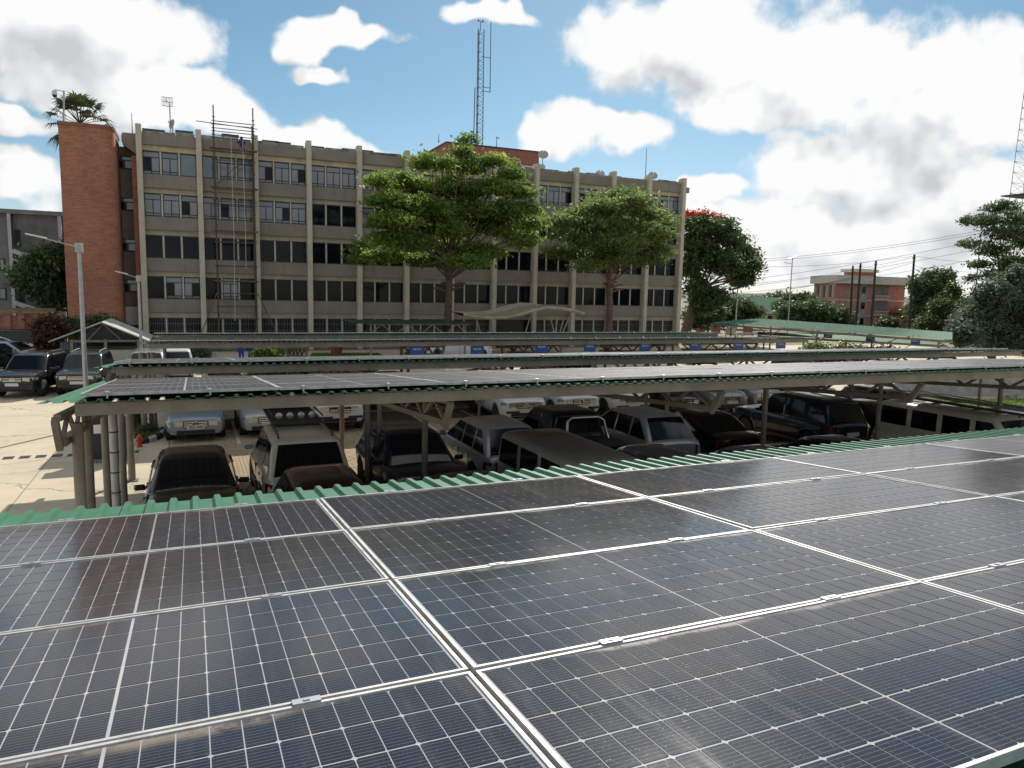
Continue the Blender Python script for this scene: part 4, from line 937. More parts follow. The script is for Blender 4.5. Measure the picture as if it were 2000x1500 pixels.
# palm behind the tower
pc = at_y(156, 243, 66.5); pm = thing('fan_palm', 'fan palm rising behind the brick tower top', 'palm tree', (pc.x, 66.5, 0))
MB().tube([(pc.x, 66.5, 0), (pc.x+.1, 66.5, 8), (pc.x, 66.5, pc.z)], [.3, .24, .2], 10).build('trunk', M_bark, pm, smooth=True)
for i in range(52):
    az_ = random.uniform(0, 2*math.pi); e_ = R(random.choice([75, 60, 45, 30, 10, -10, -35, -55])) ; ln = random.uniform(1.3, 1.9)
    dv = Vector((math.cos(az_)*math.cos(e_), math.sin(az_)*math.cos(e_), math.sin(e_))); c = pc+dv*ln
    side = dv.cross(Vector((0, 0, 1))).normalized() if abs(dv.z) < .98 else Vector((1, 0, 0)); nrm = side.cross(dv)
    V, F = [], []
    for k_ in range(15):
        a = R(-78+156*k_/14); d2 = (dv*math.cos(a)+side*math.sin(a)).normalized(); L_ = random.uniform(.95, 1.3)*(1-.2*abs(k_-7)/7)
        s2 = nrm.cross(d2).normalized()*.055; m_ = c+d2*L_*.55+nrm*.06; tip = c+d2*L_-Vector((0, 0, .22+.18*random.random())); o_ = len(V)
        V += [c-s2*.4, c+s2*.4, m_+s2, m_-s2, tip]; F += [(o_, o_+1, o_+2, o_+3), (o_+3, o_+2, o_+4)]
    f_ = MB().add(V, F).build('frond', L_palm, pm); MB().tube([pc, pc.lerp(c, .6)+Vector((0, 0, .05)), c], [.03, .025, .02], 5).build('stalk', L_palm, f_)

# ================================================================== VEHICLES
SPEC = dict(   # length, width, height, hood nose z, hood z, belt z, boot z, windscreen base/top x, rear glass top/base x, roof half-width share, wheel radius, B-pillars
    sedan=dict(L=4.6, W=1.80, H=1.46, nose=.74, hood=.93, belt=.95, boot=1.0, wf=(1.18, .18), wr=(-.98, -1.78), rw=.67, R=.325, pil=(-.28,)),
    hatch=dict(L=4.15, W=1.74, H=1.52, nose=.76, hood=.96, belt=.97, boot=.97, wf=(1.28, .32), wr=(-1.35, -1.9), rw=.69, R=.315, pil=(-.20,)),
    suv=dict(L=4.7, W=1.88, H=1.77, nose=.94, hood=1.09, belt=1.07, boot=1.07, wf=(1.18, .45), wr=(-1.88, -2.25), rw=.74, R=.375, pil=(-.22, -1.12)),
    cross=dict(L=4.45, W=1.83, H=1.64, nose=.84, hood=1.03, belt=1.01, boot=1.01, wf=(1.25, .30), wr=(-1.45, -2.08), rw=.70, R=.35, pil=(-.22, -1.02)),
    pickup=dict(L=5.2, W=1.84, H=1.77, nose=.96, hood=1.10, belt=1.08, boot=1.06, wf=(1.38, .65), wr=(-.80, -1.0), rw=.73, R=.375, pil=(-.05,)),
    van=dict(L=4.75, W=1.70, H=1.98, nose=.90, hood=1.02, belt=1.04, boot=1.04, wf=(2.12, 1.38), wr=(-2.18, -2.33), rw=.85, R=.31, pil=(.80, -.15, -1.1)),
)
TYRE = MB().lathe([(.58, -.30), (.90, -.30), (.98, -.22), (1., 0), (.98, .22), (.90, .30), (.58, .30)], 24, 'y').mesh('tyre', True); TYRE.materials.append(M_tyre)
rb = MB().lathe([(.10, -.20), (.60, -.24), (.63, -.28), (.63, .28), (.60, .24), (.10, .20)], 24, 'y')
for i in range(5):
    a = 2*math.pi*i/5
    for sgn in (-1, 1): rb.bar((.08*math.cos(a), sgn*.25, .08*math.sin(a)), (.58*math.cos(a), sgn*.27, .58*math.sin(a)), .15, .05, (0, 1, 0))
RIM = rb.mesh('rim', False); RIM.materials.append(M_rim)
RIMD = bpy.data.meshes.new('rim_dark_disc')
WELL = None
def lerp(a, b, s): return a+(b-a)*s
def car(kind, x, y, rz, mat, label, group=None, plate=None, rails=False, front_trim='chrome', emblem=None, roofmat=None, detail=True, trim=None, scale=1.0):
    s = SPEC[kind]; L, W_, H, hw0 = s['L'], s['W'], s['H'], s['W']/2; Rw = s['R']
    c = thing({'pickup': 'pickup_truck', 'van': 'minibus', 'suv': 'parked_suv', 'cross': 'parked_suv'}.get(kind, 'parked_car'), label, {'pickup': 'pickup', 'van': 'van', 'suv': 'car', 'cross': 'car'}.get(kind, 'car'), (x, y, .03), R(rz), group)
    def B(b, n, m, p=None, sm=False): return b.build(n, m, p or c, smooth=sm, world=False)
    xwf, xwr = L/2-.86, -L/2+.92
    if kind == 'van': xwf, xwr = L/2-.62+.05, -L/2+1.05
    ar = Rw+.06; bz = .24 if kind in ('sedan', 'hatch', 'van') else .34
    xs = set(np.linspace(-L/2, L/2, 13).tolist()+[L/2-.05, L/2-.16, -L/2+.05, -L/2+.16, s['wf'][0], s['wr'][1]])
    for xc in (xwf, xwr): xs |= {xc+ar*q for q in (-1.02, -.97, -.82, -.55, -.2, .2, .55, .82, .97, 1.02)}
    xs = sorted(v for v in xs if -L/2 <= v <= L/2)
    def top(v):
        if v >= s['wf'][0]: q = (v-s['wf'][0])/(L/2-s['wf'][0]); return lerp(s['hood'], s['nose'], q**2.2)
        if v <= s['wr'][1]: return lerp(s['boot'], s['boot']-.06, ((s['wr'][1]-v)/max(.05, L/2+s['wr'][1])))
        return lerp(s['belt'], s['hood'], max(0, (v-s['wr'][1])/(s['wf'][0]-s['wr'][1])-.0)*.6)
    loops = []
    for v in xs:
        e = max(0., (abs(v)-(L/2-.75))/.75); w = hw0*(1-.15*e**2.6); tz = top(v); ends = L/2-abs(v)
        if ends < .17: tz -= .05*(1-ends/.17)**2
        b0_ = bz+.04*e
        az_ = 0
        for xc in (xwf, xwr):
            if abs(v-xc) < ar: az_ = max(az_, Rw+math.sqrt(ar*ar-(v-xc)**2)*1.0)
        pts = [(w*.90, b0_), (w*.985, b0_+.10), (w, lerp(b0_, tz, .5)), (w*.985, tz-.17), (w*.93, tz-.035), (w*.78, tz+.012), (w*.4, tz+.035)]
        pts = [(a, max(z, min(az_, tz-.14)) if i < 4 else z) for i, (a, z) in enumerate(pts)]
        lp = [(v, a, z) for a, z in pts]+[(v, 0, tz+.042)]+[(v, -a, z) for a, z in reversed(pts)]
        loops.append(lp)
    body = MB().loft(loops)
    # cabin as lofted rounded rectangles
    hb, ht = hw0*.90, hw0*s['rw']; zb = s['belt']-.06
    def rr(s_, inset=0., dz=0.):
        xf_, xr_ = lerp(s['wf'][0], s['wf'][1], s_)-inset, lerp(s['wr'][1], s['wr'][0], s_)+inset; w = lerp(hb, ht, s_)-inset*.8; z = lerp(zb, H-.05, s_)+dz; rc = .16
        o = []
        for cx_, cy_, a0 in ((xf_-rc, w-rc, 0), (xr_+rc, w-rc, 90), (xr_+rc, -w+rc, 180), (xf_-rc, -w+rc, 270)):
            for i in range(5): a = R(a0+22.5*i); o.append((cx_+rc*math.cos(a), cy_+rc*math.sin(a), z))
        return o
    cab = MB().loft([rr(0), rr(.5, -.02), rr(.86, -.012), rr(.95, .01), rr(1., .05, .0), rr(1., .12, .03), rr(1., .25, .052), rr(1., .42, .062)])
    if roofmat: B(body, 'body', mat, sm=True); B(cab, 'cabin', roofmat, sm=True)
    else: body.add(cab.v, cab.f); B(body, 'body', mat, sm=True)
    # glass panes, proud of the cabin skin
    def X(s_, front): return lerp(s['wf'][0], s['wf'][1], s_) if front else lerp(s['wr'][1], s['wr'][0], s_)
    def Z(s_): return lerp(zb, H-.05, s_)
    def HWd(s_): return lerp(hb, ht, s_)
    for front in (True, False):
        nv = Vector((Z(1)-Z(0), 0, -(X(1, front)-X(0, front)))).normalized(); nv = nv if (nv.x > 0) == front else -nv
        V = []; lv = (.08, .5, .93) if kind != 'pickup' or front else (.25, .55, .88)
        for s_ in lv:
            for q in (-1, -.6, 0, .6, 1): V.append(Vector((X(s_, front), q*(HWd(s_)-.10), Z(s_)))+nv*(.02+.012*(1-q*q)))
        F = [(j*5+i, j*5+i+1, j*5+i+6, j*5+i+5) for j in range(len(lv)-1) for i in range(4)]
        if not front: F = [f[::-1] for f in F]
        B(MB().add(V, F), 'windscreen' if front else 'rear_window', M_cglass, sm=True)
    for sg in (1, -1):
        cuts = [None]+list(s['pil'])+[None]
        for i in range(len(cuts)-1):
            V = []
            for s_ in ((.12, .90) if kind != 'van' else (.34, .88)):
                xf_ = X(s_, True)-.16 if cuts[i] is None else cuts[i]-(.045 if kind != 'van' else .08); xr_ = X(s_, False)+.18 if cuts[i+1] is None else cuts[i+1]+(.045 if kind != 'van' else .08)
                V += [Vector((xr_, sg*(HWd(s_)+.022), Z(s_))), Vector((xf_, sg*(HWd(s_)+.022), Z(s_)))]
            B(MB().add(V, [(0, 1, 3, 2) if sg < 0 else (2, 3, 1, 0)]), 'side_window', M_cglass)
        V = [(X(.0, True)-.28, sg*(hw0+.0), s['belt']+.03), (X(.0, True)-.12, sg*(hw0+.0), s['belt']+.03)]
        mx_, my_, mz_ = X(0, True)-.34, sg*(hw0+.07), s['belt']+.05
        mb = MB().loft([[(mx_+dx_*kx, my_+dy_*sg, mz_+dz_) for dy_, dz_ in ((-.11, -.05), (.07, -.055), (.10, 0), (.08, .055), (-.09, .06), (-.12, 0))] for dx_, kx in ((-.045, 1), (.0, 1))]+[[(mx_+.055, my_+dy_*.6*sg, mz_+dz_*.6) for dy_, dz_ in ((-.11, -.05), (.07, -.055), (.10, 0), (.08, .055), (-.09, .06), (-.12, 0))]]); B(mb, 'mirror', trim or mat, sm=True)
        for xd in list(s['pil'])[:2]:
            B(MB().box(xd+.06, xd+.24, sg*hw0-.004*sg-.012, sg*hw0-.004*sg+.012, s['belt']-.2, s['belt']-.165), 'door_handle', M_plast if mat in (P_black, P_navy) else mat)
        for xd in [X(0, True)-.28]+list(s['pil'])[:1]:
            B(MB().box(xd-.006, xd+.006, sg*(hw0*.985)-.012, sg*(hw0*.985)+.016, bz+.12, s['belt']-.12), 'door_seam', M_plast)
        B(MB().bar((xwr+ar+.05, sg*hw0*.955, bz+.035), (xwf-ar-.05, sg*hw0*.955, bz+.035), .09, .09), 'sill', M_plast)
        if rails: B(MB().tube([(X(1, True)-.35, sg*(ht-.13), H-.02), (X(1, True)-.5, sg*(ht-.13), H+.055), (X(1, False)+.4, sg*(ht-.13), H+.055), (X(1, False)+.25, sg*(ht-.13), H-.01)], .02, 6), 'roof_rail', M_dark if rails == 'dark' else M_alu)
        # lamps wrap round the corners
        for fr in (1, -1):
            xe = L/2*fr; z0, z1 = (s['nose']-.22, s['nose']-.05) if fr > 0 else (s['boot']-.42, s['boot']-.13)
            def wq(v): e = max(0., (abs(v)-(L/2-.75))/.75); return hw0*(1-.15*e**2.6)
            y_in = hw0*(.42 if fr > 0 else .64); y_out = wq(xe)*.985; xb_ = xe-fr*(.30 if fr > 0 else .26)
            V = []
            for z in (z0, z1):
                V += [(xe+fr*.015, sg*y_in, z+(.03 if z == z0 and fr > 0 else 0)), (xe+fr*.012, sg*(y_out*.8), z), (xe-fr*.03, sg*(y_out+.008), z), (xb_, sg*(wq(xb_)+.009), z+(.06 if z == z0 else 0)), (xe-fr*.12, sg*y_in, z)]
            F = [(0, 1, 6, 5), (1, 2, 7, 6), (2, 3, 8, 7), (5, 6, 7, 8, 9), (4, 3, 2, 1, 0)]
            B(MB().add(V, F), 'headlight' if fr > 0 else 'tail_light', M_lamp if fr > 0 else M_tail)
    gw = hw0*(.40); g0, g1 = s['nose']-.26, s['nose']-.06
    g = B(MB().box(L/2-.02, L/2+.016, -gw, gw, g0, g1), 'grille', M_plast)
    for q in range(3 if front_trim == 'chrome' else 2): z = lerp(g0, g1, (q+.7)/3.2); B(MB().box(L/2+.016, L/2+.024, -gw*.95, gw*.95, z-.011, z+.011), 'grille_bar', M_chrome, g)
    if front_trim == 'kidney':
        for sg in (-1, 1): B(MB().box(L/2+.016, L/2+.026, sg*.02 if sg > 0 else -.24, .24 if sg > 0 else -.02, g0, g0+.015).box(L/2+.016, L/2+.026, .02 if sg > 0 else -.24, .24 if sg > 0 else -.02, g1-.015, g1).box(L/2+.016, L/2+.026, sg*.24-.008, sg*.24+.008, g0, g1), 'grille_ring', M_chrome, g)
    if emblem:
        zc = (g0+g1)/2+.01; rr_ = .085
        ring = MB().lathe([(rr_, -.006), (rr_+.012, 0), (rr_, .006), (rr_-.012, 0), (rr_, -.006)], 20, 'x', (L/2+.03, 0, zc))
        if emblem == 'star':
            for a in (90, 210, 330): ring.bar((L/2+.03, 0, zc), (L/2+.03, rr_*math.cos(R(a)), zc+rr_*math.sin(R(a))), .016, .012)
        elif emblem == 'ovals':
            ring.bar((L/2+.03, -rr_*.8, zc+.03), (L/2+.03, rr_*.8, zc+.03), .012, .012); ring.bar((L/2+.03, 0, zc-rr_*.9), (L/2+.03, 0, zc+.03), .014, .012)
        else: ring.bar((L/2+.03, -rr_*1.2, zc), (L/2+.03, rr_*1.2, zc), .022, .01)
        B(ring, 'emblem', M_chrome, g)
    lower = M_plast
    B(MB().box(L/2-.05, L/2+.012, -hw0*.62, hw0*.62, bz+.05, bz+.16), 'air_intake', lower); B(MB().box(-L/2-.012, -L/2+.05, -hw0*.66, hw0*.66, bz+.06, bz+.2), 'rear_valance', lower)
    if kind in ('suv', 'pickup'):
        B(MB().box(L/2-.06, L/2+.05, -hw0*.84, hw0*.84, bz+.17, bz+.24), 'bumper_strip', trim or lower); B(MB().box(-L/2-.06, -L/2+.05, -hw0*.84, hw0*.84, bz+.2, bz+.30), 'rear_bumper', trim or lower)
    pz = bz+.25
    for fr in (1, -1):
        zc = pz if fr > 0 else (s['boot']-.33 if kind != 'van' else .62)
        xo = (L/2+(.055 if kind in ('suv', 'pickup') else .02)) if fr > 0 else -(L/2+.02)
        pl = B(MB().box(min(xo, xo+fr*.012), max(xo, xo+fr*.012), -.26, .26, zc-.065, zc+.065), 'number_plate', M_plate)
        if plate and plate[0] == fr: text_obj('plate_number', plate[1], .115 if '\n' not in plate[1] else .06, M_ink, pl, (xo+fr*.0145, 0, zc), (R(90), 0, R(90) if fr > 0 else R(-90)), sx=.9)
    if kind == 'pickup':
        B(MB().box(-L/2+.14, s['wr'][1]-.12, -hw0*.78, hw0*.78, s['boot']+.03, s['boot']+.06), 'dark_bed_slab', M_plast)  # added dark slab standing in for the shaded recess of the open bed
    for xc in (xwf, xwr):
        for sg in (1, -1):
            wv = bpy.data.objects.new('wheel', None); COL.objects.link(wv); wv.parent = c; wv.location = (xc, sg*(hw0-.12), Rw-.03); wv.scale = (Rw, .40, Rw); wv.empty_display_size = .1
            link('tyre', TYRE, None, wv); link('rim', RIM, None, wv)
        B(MB().box(xc-ar*.98, xc+ar*.98, -hw0*.72, hw0*.72, Rw*.6, min(Rw+ar-.02, .95)), 'wheel_well', M_plast)
    return c
def sticker(c, kind, n=2, side=-1):
    s = SPEC[kind]
    for i in range(n):
        s_ = .34+.17*i; x = lerp(s['wf'][0], s['wf'][1], s_); z = lerp(s['belt']-.06, s['H']-.05, s_); hw = lerp(s['W']/2*.9, s['W']/2*s['rw'], s_)-.26
        nv = Vector((s['H']-s['belt'], 0, s['wf'][0]-s['wf'][1])).normalized(); p = Vector((x, side*hw*-1, z))+nv*.022
        a = Vector((0, 1, 0)); b = nv.cross(a); V = [p+(a*math.cos(k*.785)+b*math.sin(k*.785))*.05 for k in range(8)]
        MB().add(V, [tuple(range(8))]).build('licence_disc', M_kerbw, c, world=False)
FACE, AWAY = -90, 90      # nose toward the camera side of the yard / toward the office block
rowB = 'cars nosed toward the yard under the third carport'; rowA = 'cars under the second carport'; row0 = 'cars nearest the foreground roof'; rowL = 'cars parked at left by the guard house'; rowC = 'cars between the farther carports'
# row facing the camera under the third carport
c = car('sedan', .05, 27.3, FACE, P_slate, 'slate-blue sedan with round star emblem at left under the third carport', rowB, (1, 'BLC 470'), emblem='star'); sticker(c, 'sedan')
c = car('sedan', 2.3, 27.45, FACE, P_silver, 'silver sedan parked right of the slate-blue sedan', rowB, emblem='bar'); sticker(c, 'sedan', 3)
c = car('pickup', 4.65, 27.9, FACE, P_white, 'white pickup with black lettering on its bonnet', rowB, trim=M_plast, emblem='ovals', front_trim='plain')
text_obj('bonnet_lettering', 'UN', .52, M_ink, c, (1.78, 0, 1.135), (0, R(6), R(90)), sx=1.3)
car('suv', 11.5, 26.9, FACE-3, P_white, 'large white four-wheel drive with broad chrome grille', rowB, emblem='ovals', rails=False)
car('suv', 13.9, 27.2, FACE, P_white, 'white four-wheel drive with black bull bar, second of three white ones', rowB, trim=M_plast, emblem='bar')
car('pickup', 16.2, 27.3, FACE, P_white, 'white double-cab pickup, rightmost of the white vehicles', rowB, trim=M_plast, front_trim='plain')
car('sedan', 18.7, 26.9, FACE, P_black, 'black sedan with twin kidney grille', rowB, front_trim='kidney')
car('cross', 20.9, 26.4, FACE-4, P_grey, 'grey crossover with large grille badge', rowB, emblem='bar')
c = car('cross', 23.2, 27., FACE, P_grey, 'grey car with star emblem at the right end of the facing row', rowB, emblem='star')
# row under the second carport
c = car('sedan', -.05, 16.5, FACE, P_black, 'wide black saloon nearest the left end columns', rowA); sticker(c, 'sedan')
car('suv', 2.2, 17.6, AWAY, P_beige, 'beige off-roader with roof rack and spare gear', rowA, rails='dark')
c = car('cross', 4.75, 16.95, FACE, P_navy, 'dark navy car facing the camera between two thin posts', rowA); sticker(c, 'cross')
car('cross', 7.25, 18.1, AWAY, P_silver, 'silver crossover with its tail toward the camera', rowA)
car('pickup', 9.6, 18.2, AWAY, P_black, 'black double-cab pickup with chrome sports bar', rowA)
car('cross', 12.1, 18.4, AWAY, P_silver, 'silver hatch with white plate on its tailgate', rowA, (-1, 'BAE\n8908'))
car('sedan', 14.55, 18.6, AWAY, P_black, 'black saloon parked right of the silver hatch', rowA)
car('suv', 19.0, 18.85, AWAY, P_navy, 'blue-black four-wheel drive showing its side and front wheel', rowA, rails=True)
car('sedan', 21.6, 18.9, AWAY, P_black, 'black saloon mostly hidden behind the blue-black four-wheel drive', rowA)
car('cross', 24.3, 19.6, FACE, P_black, 'black estate with pale roof reflections at right', rowA)
# nearest row, cut off by the foreground roof
car('hatch', 2.2, 13.2, FACE, P_maroon, 'dark maroon hatchback cut off by the foreground roof', row0)
car('sedan', 4.75, 12.4, FACE, P_black, 'black car whose bonnet just shows above the green eave', row0)
car('van', 6.85, 12.35, FACE, P_silver, 'silver-grey minibus with long dull roof', row0, roofmat=paint('dull_roof', (.30, .30, .28), 0., .6, .3))
car('hatch', 9.55, 12.9, FACE, P_grey, 'grey hatchback with arched roof right of the minibus', row0)
car('sedan', 12.15, 12.7, FACE, P_grey, 'grey saloon roof showing above the eave, centre right', row0)
car('sedan', 15.0, 13.1, FACE, P_navy, 'long dark navy saloon low behind the eave', row0)
vn = car('van', 19.9, 13.6, FACE, P_beige, 'beige minibus with a loaded roof rack', row0)
car('suv', 22.6, 12.6, FACE, P_beige, 'pale boxy vehicle at the right picture edge', row0)
# left group
car('suv', -6.6, 39.4, FACE-12, P_black, 'black boxy four-wheel drive at the left edge with bright headlamps', rowL, rails='dark', emblem='bar')
car('suv', -4.55, 39.6, FACE-4, P_dkgreen, 'dark green four-wheel drive with slatted chrome grille behind the lamp post', rowL, rails=True)
car('suv', -2.0, 39.9, FACE, P_grey, 'grey four-wheel drive half hidden by the third carport end', rowL)
car('sedan', -11.6, 57.5, 20, P_white, 'white saloon farthest back against the brick wall', rowL)
car('sedan', -11.3, 54.6, 15, P_silver, 'silver saloon in front of the white one', rowL)
car('sedan', -9.9, 52.2, -25, P_slate, 'blue-grey saloon below the silver one', rowL)
car('suv', -11.2, 49.6, 70, P_dkgreen, 'dark four-wheel drive with red tail lamp at the left edge', rowL)
car('sedan', -10.3, 44.5, -80, P_white, 'white car cut off by the left picture edge', rowL)
car('suv', -10.5, 60., 10, P_black, 'black car roof behind the white saloon', rowL)
# middle distance
car('pickup', -.75, 41.3, AWAY, P_white, 'white single truck standing beyond the fourth carport', rowC)
car('sedan', 1.3, 36.9, AWAY, P_white, 'white saloon tail showing under the third carport', rowC)
car('sedan', 8.2, 30.9, 5, P_black, 'black saloon roof showing between the carport edges', rowC)
car('sedan', 12.8, 31.3, 0, P_black, 'dark car behind the third carport beam', rowC)
car('suv', 17.2, 31.2, 0, P_silver, 'silver wagon roof behind the third carport beam', rowC)
car('pickup', 18.0, 51.5, 0, P_white, 'white pickup by the first blue sign', rowC)
car('pickup', 31., 31.4, 8, P_navy, 'dark blue pickup beneath the third carport at right', rowC)
car('sedan', 37., 30.6, 4, P_silver, 'silver car behind the third carport beam at right', rowC)
# roof load of the beige minibus and rack of the beige off-roader
rk = thing('roof_rack', 'dark roof rack with ladder on the beige minibus', 'rack', (19.9, 13.6, 2.03))
for yy in (-1.9, -.7, .5, 1.7): MB().bar((19.25, 13.6+yy, 2.10), (20.55, 13.6+yy, 2.10), .05, .04).build('crossbar', M_dark, rk)
for xx in (19.25, 20.55): MB().tube([(xx, 11.5, 2.16), (xx, 15.6, 2.16)], .025, 6).build('side_rail', M_dark, rk)
for q in range(9): MB().tube([(19.35+q*.14, 11.6, 2.15+random.uniform(0, .1)), (19.35+q*.14+random.uniform(-.1, .1), 15.7, 2.16+random.uniform(0, .1))], .022, 6).build('pole', M_galv if q % 3 else M_plank, rk)
rk = thing('roof_rack', 'black expedition rack with lamps on the beige off-roader', 'rack', (2.2, 18, 1.8))
MB().box(1.62, 2.78, 17.2, 19.4, 1.86, 1.90).build('platform', M_dark, rk); MB().box(1.62, 2.78, 19.4, 19.45, 1.90, 2.12).build('front_guard', M_dark, rk)
for q in range(4): MB().lathe([(.02, 0), (.08, .01), (.08, .06), (.02, .07)], 12, 'y', (1.82+q*.25, 17.6, 2.0)).build('lamp', M_lamp, rk)
for xx in (1.65, 2.75): MB().tube([(xx, 17.2, 2.05), (xx, 19.4, 2.05)], .02, 6).build('side_rail', M_dark, rk)
for xx in (1.75, 2.65):
    for yy in (17.4, 19.2): MB().box(xx-.03, xx+.03, yy-.03, yy+.03, 1.74, 1.86).build('foot', M_dark, rk)
sbx = thing('sports_bar', 'chrome tubular sports bar behind the cab of the black pickup', 'sports bar', (9.6, 17.0, 1.1))
MB().tube([(8.95, 16.75, 1.08), (9.05, 16.9, 1.62), (9.2, 16.95, 1.7), (10.0, 16.95, 1.7), (10.15, 16.9, 1.62), (10.25, 16.75, 1.08)], .038, 10).build('hoop', M_chrome, sbx, smooth=True)

# ================================================================== LEFT SIDE, STREET FURNITURE, PEOPLE
# grey block at far left
gx1 = at_y(126, 440, 72).x; gx0 = gx1-16; gz = at_y(60, 420, 72).z
gb_ = thing('grey_block', 'plain grey rendered block with dark openings behind the brick tower at far left', 'building', (gx1, 72, 0))
MB().box(gx0, gx1, 72, 84, 0, gz).build('wall', M_greyb, gb_); MB().box(gx0-.2, gx1+.3, 71.4, 84.2, gz, gz+.35).build('roof_edge', M_greyb, gb_)
for px in (22, 120): 
    x = at_y(px, 500, 71.6).x; MB().box(x-.12, x+.12, 71.45, 72, 0, gz).build('pier', M_galv, gb_)
for px, py0, py1, w in ((34, 448, 482, 14), (38, 505, 525, 12), (42, 562, 592, 14), (4, 505, 528, 12), (5, 562, 585, 16), (126, 452, 470, 8)):
    a, b_ = at_y(px-w/2, py0, 71.9), at_y(px+w/2, py1, 71.9); o = MB().box(a.x, b_.x, 71.93, 72, b_.z, a.z).build('window', M_winfr, gb_); MB().box(a.x+.08, b_.x-.08, 71.91, 71.93, b_.z+.08, a.z-.08).build('pane', M_glassd if px > 10 else M_glassc, o)
for zz_, py in ((0, 490), (1, 590)):
    a, b_ = at_y(25, py, 71.), at_y(85, py+20, 71.); MB().bar((a.x, 71.3, a.z), (b_.x, 71.3, b_.z), .9, .35).build('stair_flight', M_galv, gb_)
# brick boundary wall with timber rails, left
bw = thing('boundary_wall', 'long brick boundary wall with timber pergola beams at far left', 'wall', (-14, 60, 0))
w0, w1 = at_y(-40, 640, 61).x, at_y(128, 640, 61).x
MB().box(w0, w1, 61, 61.35, 0, 2.55).build('brickwork', M_brick, bw); MB().box(w0, w1, 60.95, 61.4, 2.55, 2.68).build('coping', M_brick2, bw)
for q in range(4): MB().bar((w0, 60.6+q*.35, 2.95+q*.06), (w1-.6, 60.6+q*.35, 2.95+q*.06), .09, .14).build('pergola_beam', M_plank, bw)
for q in range(7): x = w0+(w1-w0)*q/6.2; MB().box(x-.2, x+.2, 60.85, 61.0, 0, 2.9).build('pier', M_brick, bw)
# guard house with gable roof
gy = 46.; a, b_ = at_y(97, 666, gy), at_y(292, 664, gy); rdg = at_y(200, 628, gy)
gh = thing('guard_house', 'small open guard house with shallow gabled sheet roof at left', 'hut', ((a.x+b_.x)/2, gy, 0))
eav = (a.z+b_.z)/2
for sgn, ex in ((-1, a.x), (1, b_.x)):
    V = [(ex, gy-.4, eav), (rdg.x, gy-.4, rdg.z), (rdg.x, gy+5, rdg.z), (ex, gy+5, eav)]; V2 = [(x, y, z-.07) for x, y, z in V]
    MB().add(V+V2, [(0, 1, 2, 3), (7, 6, 5, 4), (0, 4, 5, 1), (1, 5, 6, 2), (2, 6, 7, 3), (3, 7, 4, 0)]).build('roof_slope', M_asb, gh)
x0_, x1_ = a.x+.9, b_.x-.5
MB().box(x0_, x1_, gy+.2, gy+4.6, 0, 1.35).build('dwarf_wall', M_wallw, gh)
MB().add([(x0_, gy+.6, eav-.1), (x1_, gy+.6, eav-.1), (rdg.x, gy+.6, rdg.z-.1)], [(0, 1, 2)]).build('gable_infill', M_dark, gh)
MB().box(x0_+.1, x1_-.1, gy+3.5, gy+3.6, 1.35, eav-.1).build('back_screen', M_dark, gh)
for x in (x0_+.08, (x0_+x1_)/2, x1_-.08): MB().box(x-.07, x+.07, gy+.2, gy+.34, 1.35, eav+.05).build('post', M_steel, gh)
MB().bar((x0_, gy+.27, eav-.05), (x1_, gy+.27, eav-.05), .08, .12).build('tie_beam', M_steel, gh)
for q, (aa, bb) in enumerate(((x0_, rdg.x), (x1_, rdg.x))): MB().bar(((aa+bb)/2, gy+.3, eav-.05), (rdg.x, gy+.3, rdg.z-.15), .05, .06).build('truss_web', M_steel, gh)
wl = thing('window_grid', 'pale blue gridded shade panel in the guard house opening', 'panel', ((x0_+.6), gy+.5, 1.36))
p0, p1 = at_y(117, 668, gy+.5), at_y(151, 685, gy+.5)
MB().box(p0.x, p1.x, gy+.5, gy+.53, 1.36, p0.z).build('panel', M_blinds, wl)
for q in range(7): x = p0.x+(p1.x-p0.x)*q/6; MB().box(x-.012, x+.012, gy+.48, gy+.5, 1.36, p0.z).build('bar', M_dark, wl)
for q in range(5): z = 1.36+(p0.z-1.36)*q/4; MB().box(p0.x, p1.x, gy+.465, gy+.48, z-.012, z+.012).build('bar', M_dark, wl)
# street lamps at left
def lamp(name, base, ztop, tip, label, r=.075):
    o = thing(name, label, 'street lamp', (base.x, base.y, 0))
    MB().tube([(base.x, base.y, 0), (base.x, base.y, ztop*.5), (base.x, base.y, ztop)], [r*1.15, r, r*.8], 12).build('pole', M_galv, o, smooth=True)
    MB().bar((base.x, base.y, ztop-.08), tip, r*.7, r*.5).build('arm', M_galv, o)
    d = (Vector(tip)-Vector((base.x, base.y, ztop))).normalized(); MB().bar(Vector(tip)-d*.55, Vector(tip)+d*.05, .16, .05).build('lamp_head', M_white, o)
    MB().box(base.x-r*1.6, base.x+r*1.6, base.y-r*1.6, base.y+r*1.6, ztop-.25, ztop+.06).build('joint_box', M_galv, o)
    MB().box(base.x-.18, base.x+.18, base.y-.18, base.y+.18, 0, .04).build('base_plate', M_galv, o)
bY = 29.; b1 = at_y(165, 700, bY); lamp('street_lamp', b1, at_y(149, 478, bY).z, tuple(at_y(53, 457, bY)), 'tall grey lamp post with long arm standing by the dark green car at left', .072)
bY = 43.5; b1 = at_y(275, 660, bY); lamp('street_lamp', b1, at_y(271, 540, bY).z, tuple(at_y(227, 530, bY)), 'shorter lamp post in front of the first office fin', .07)
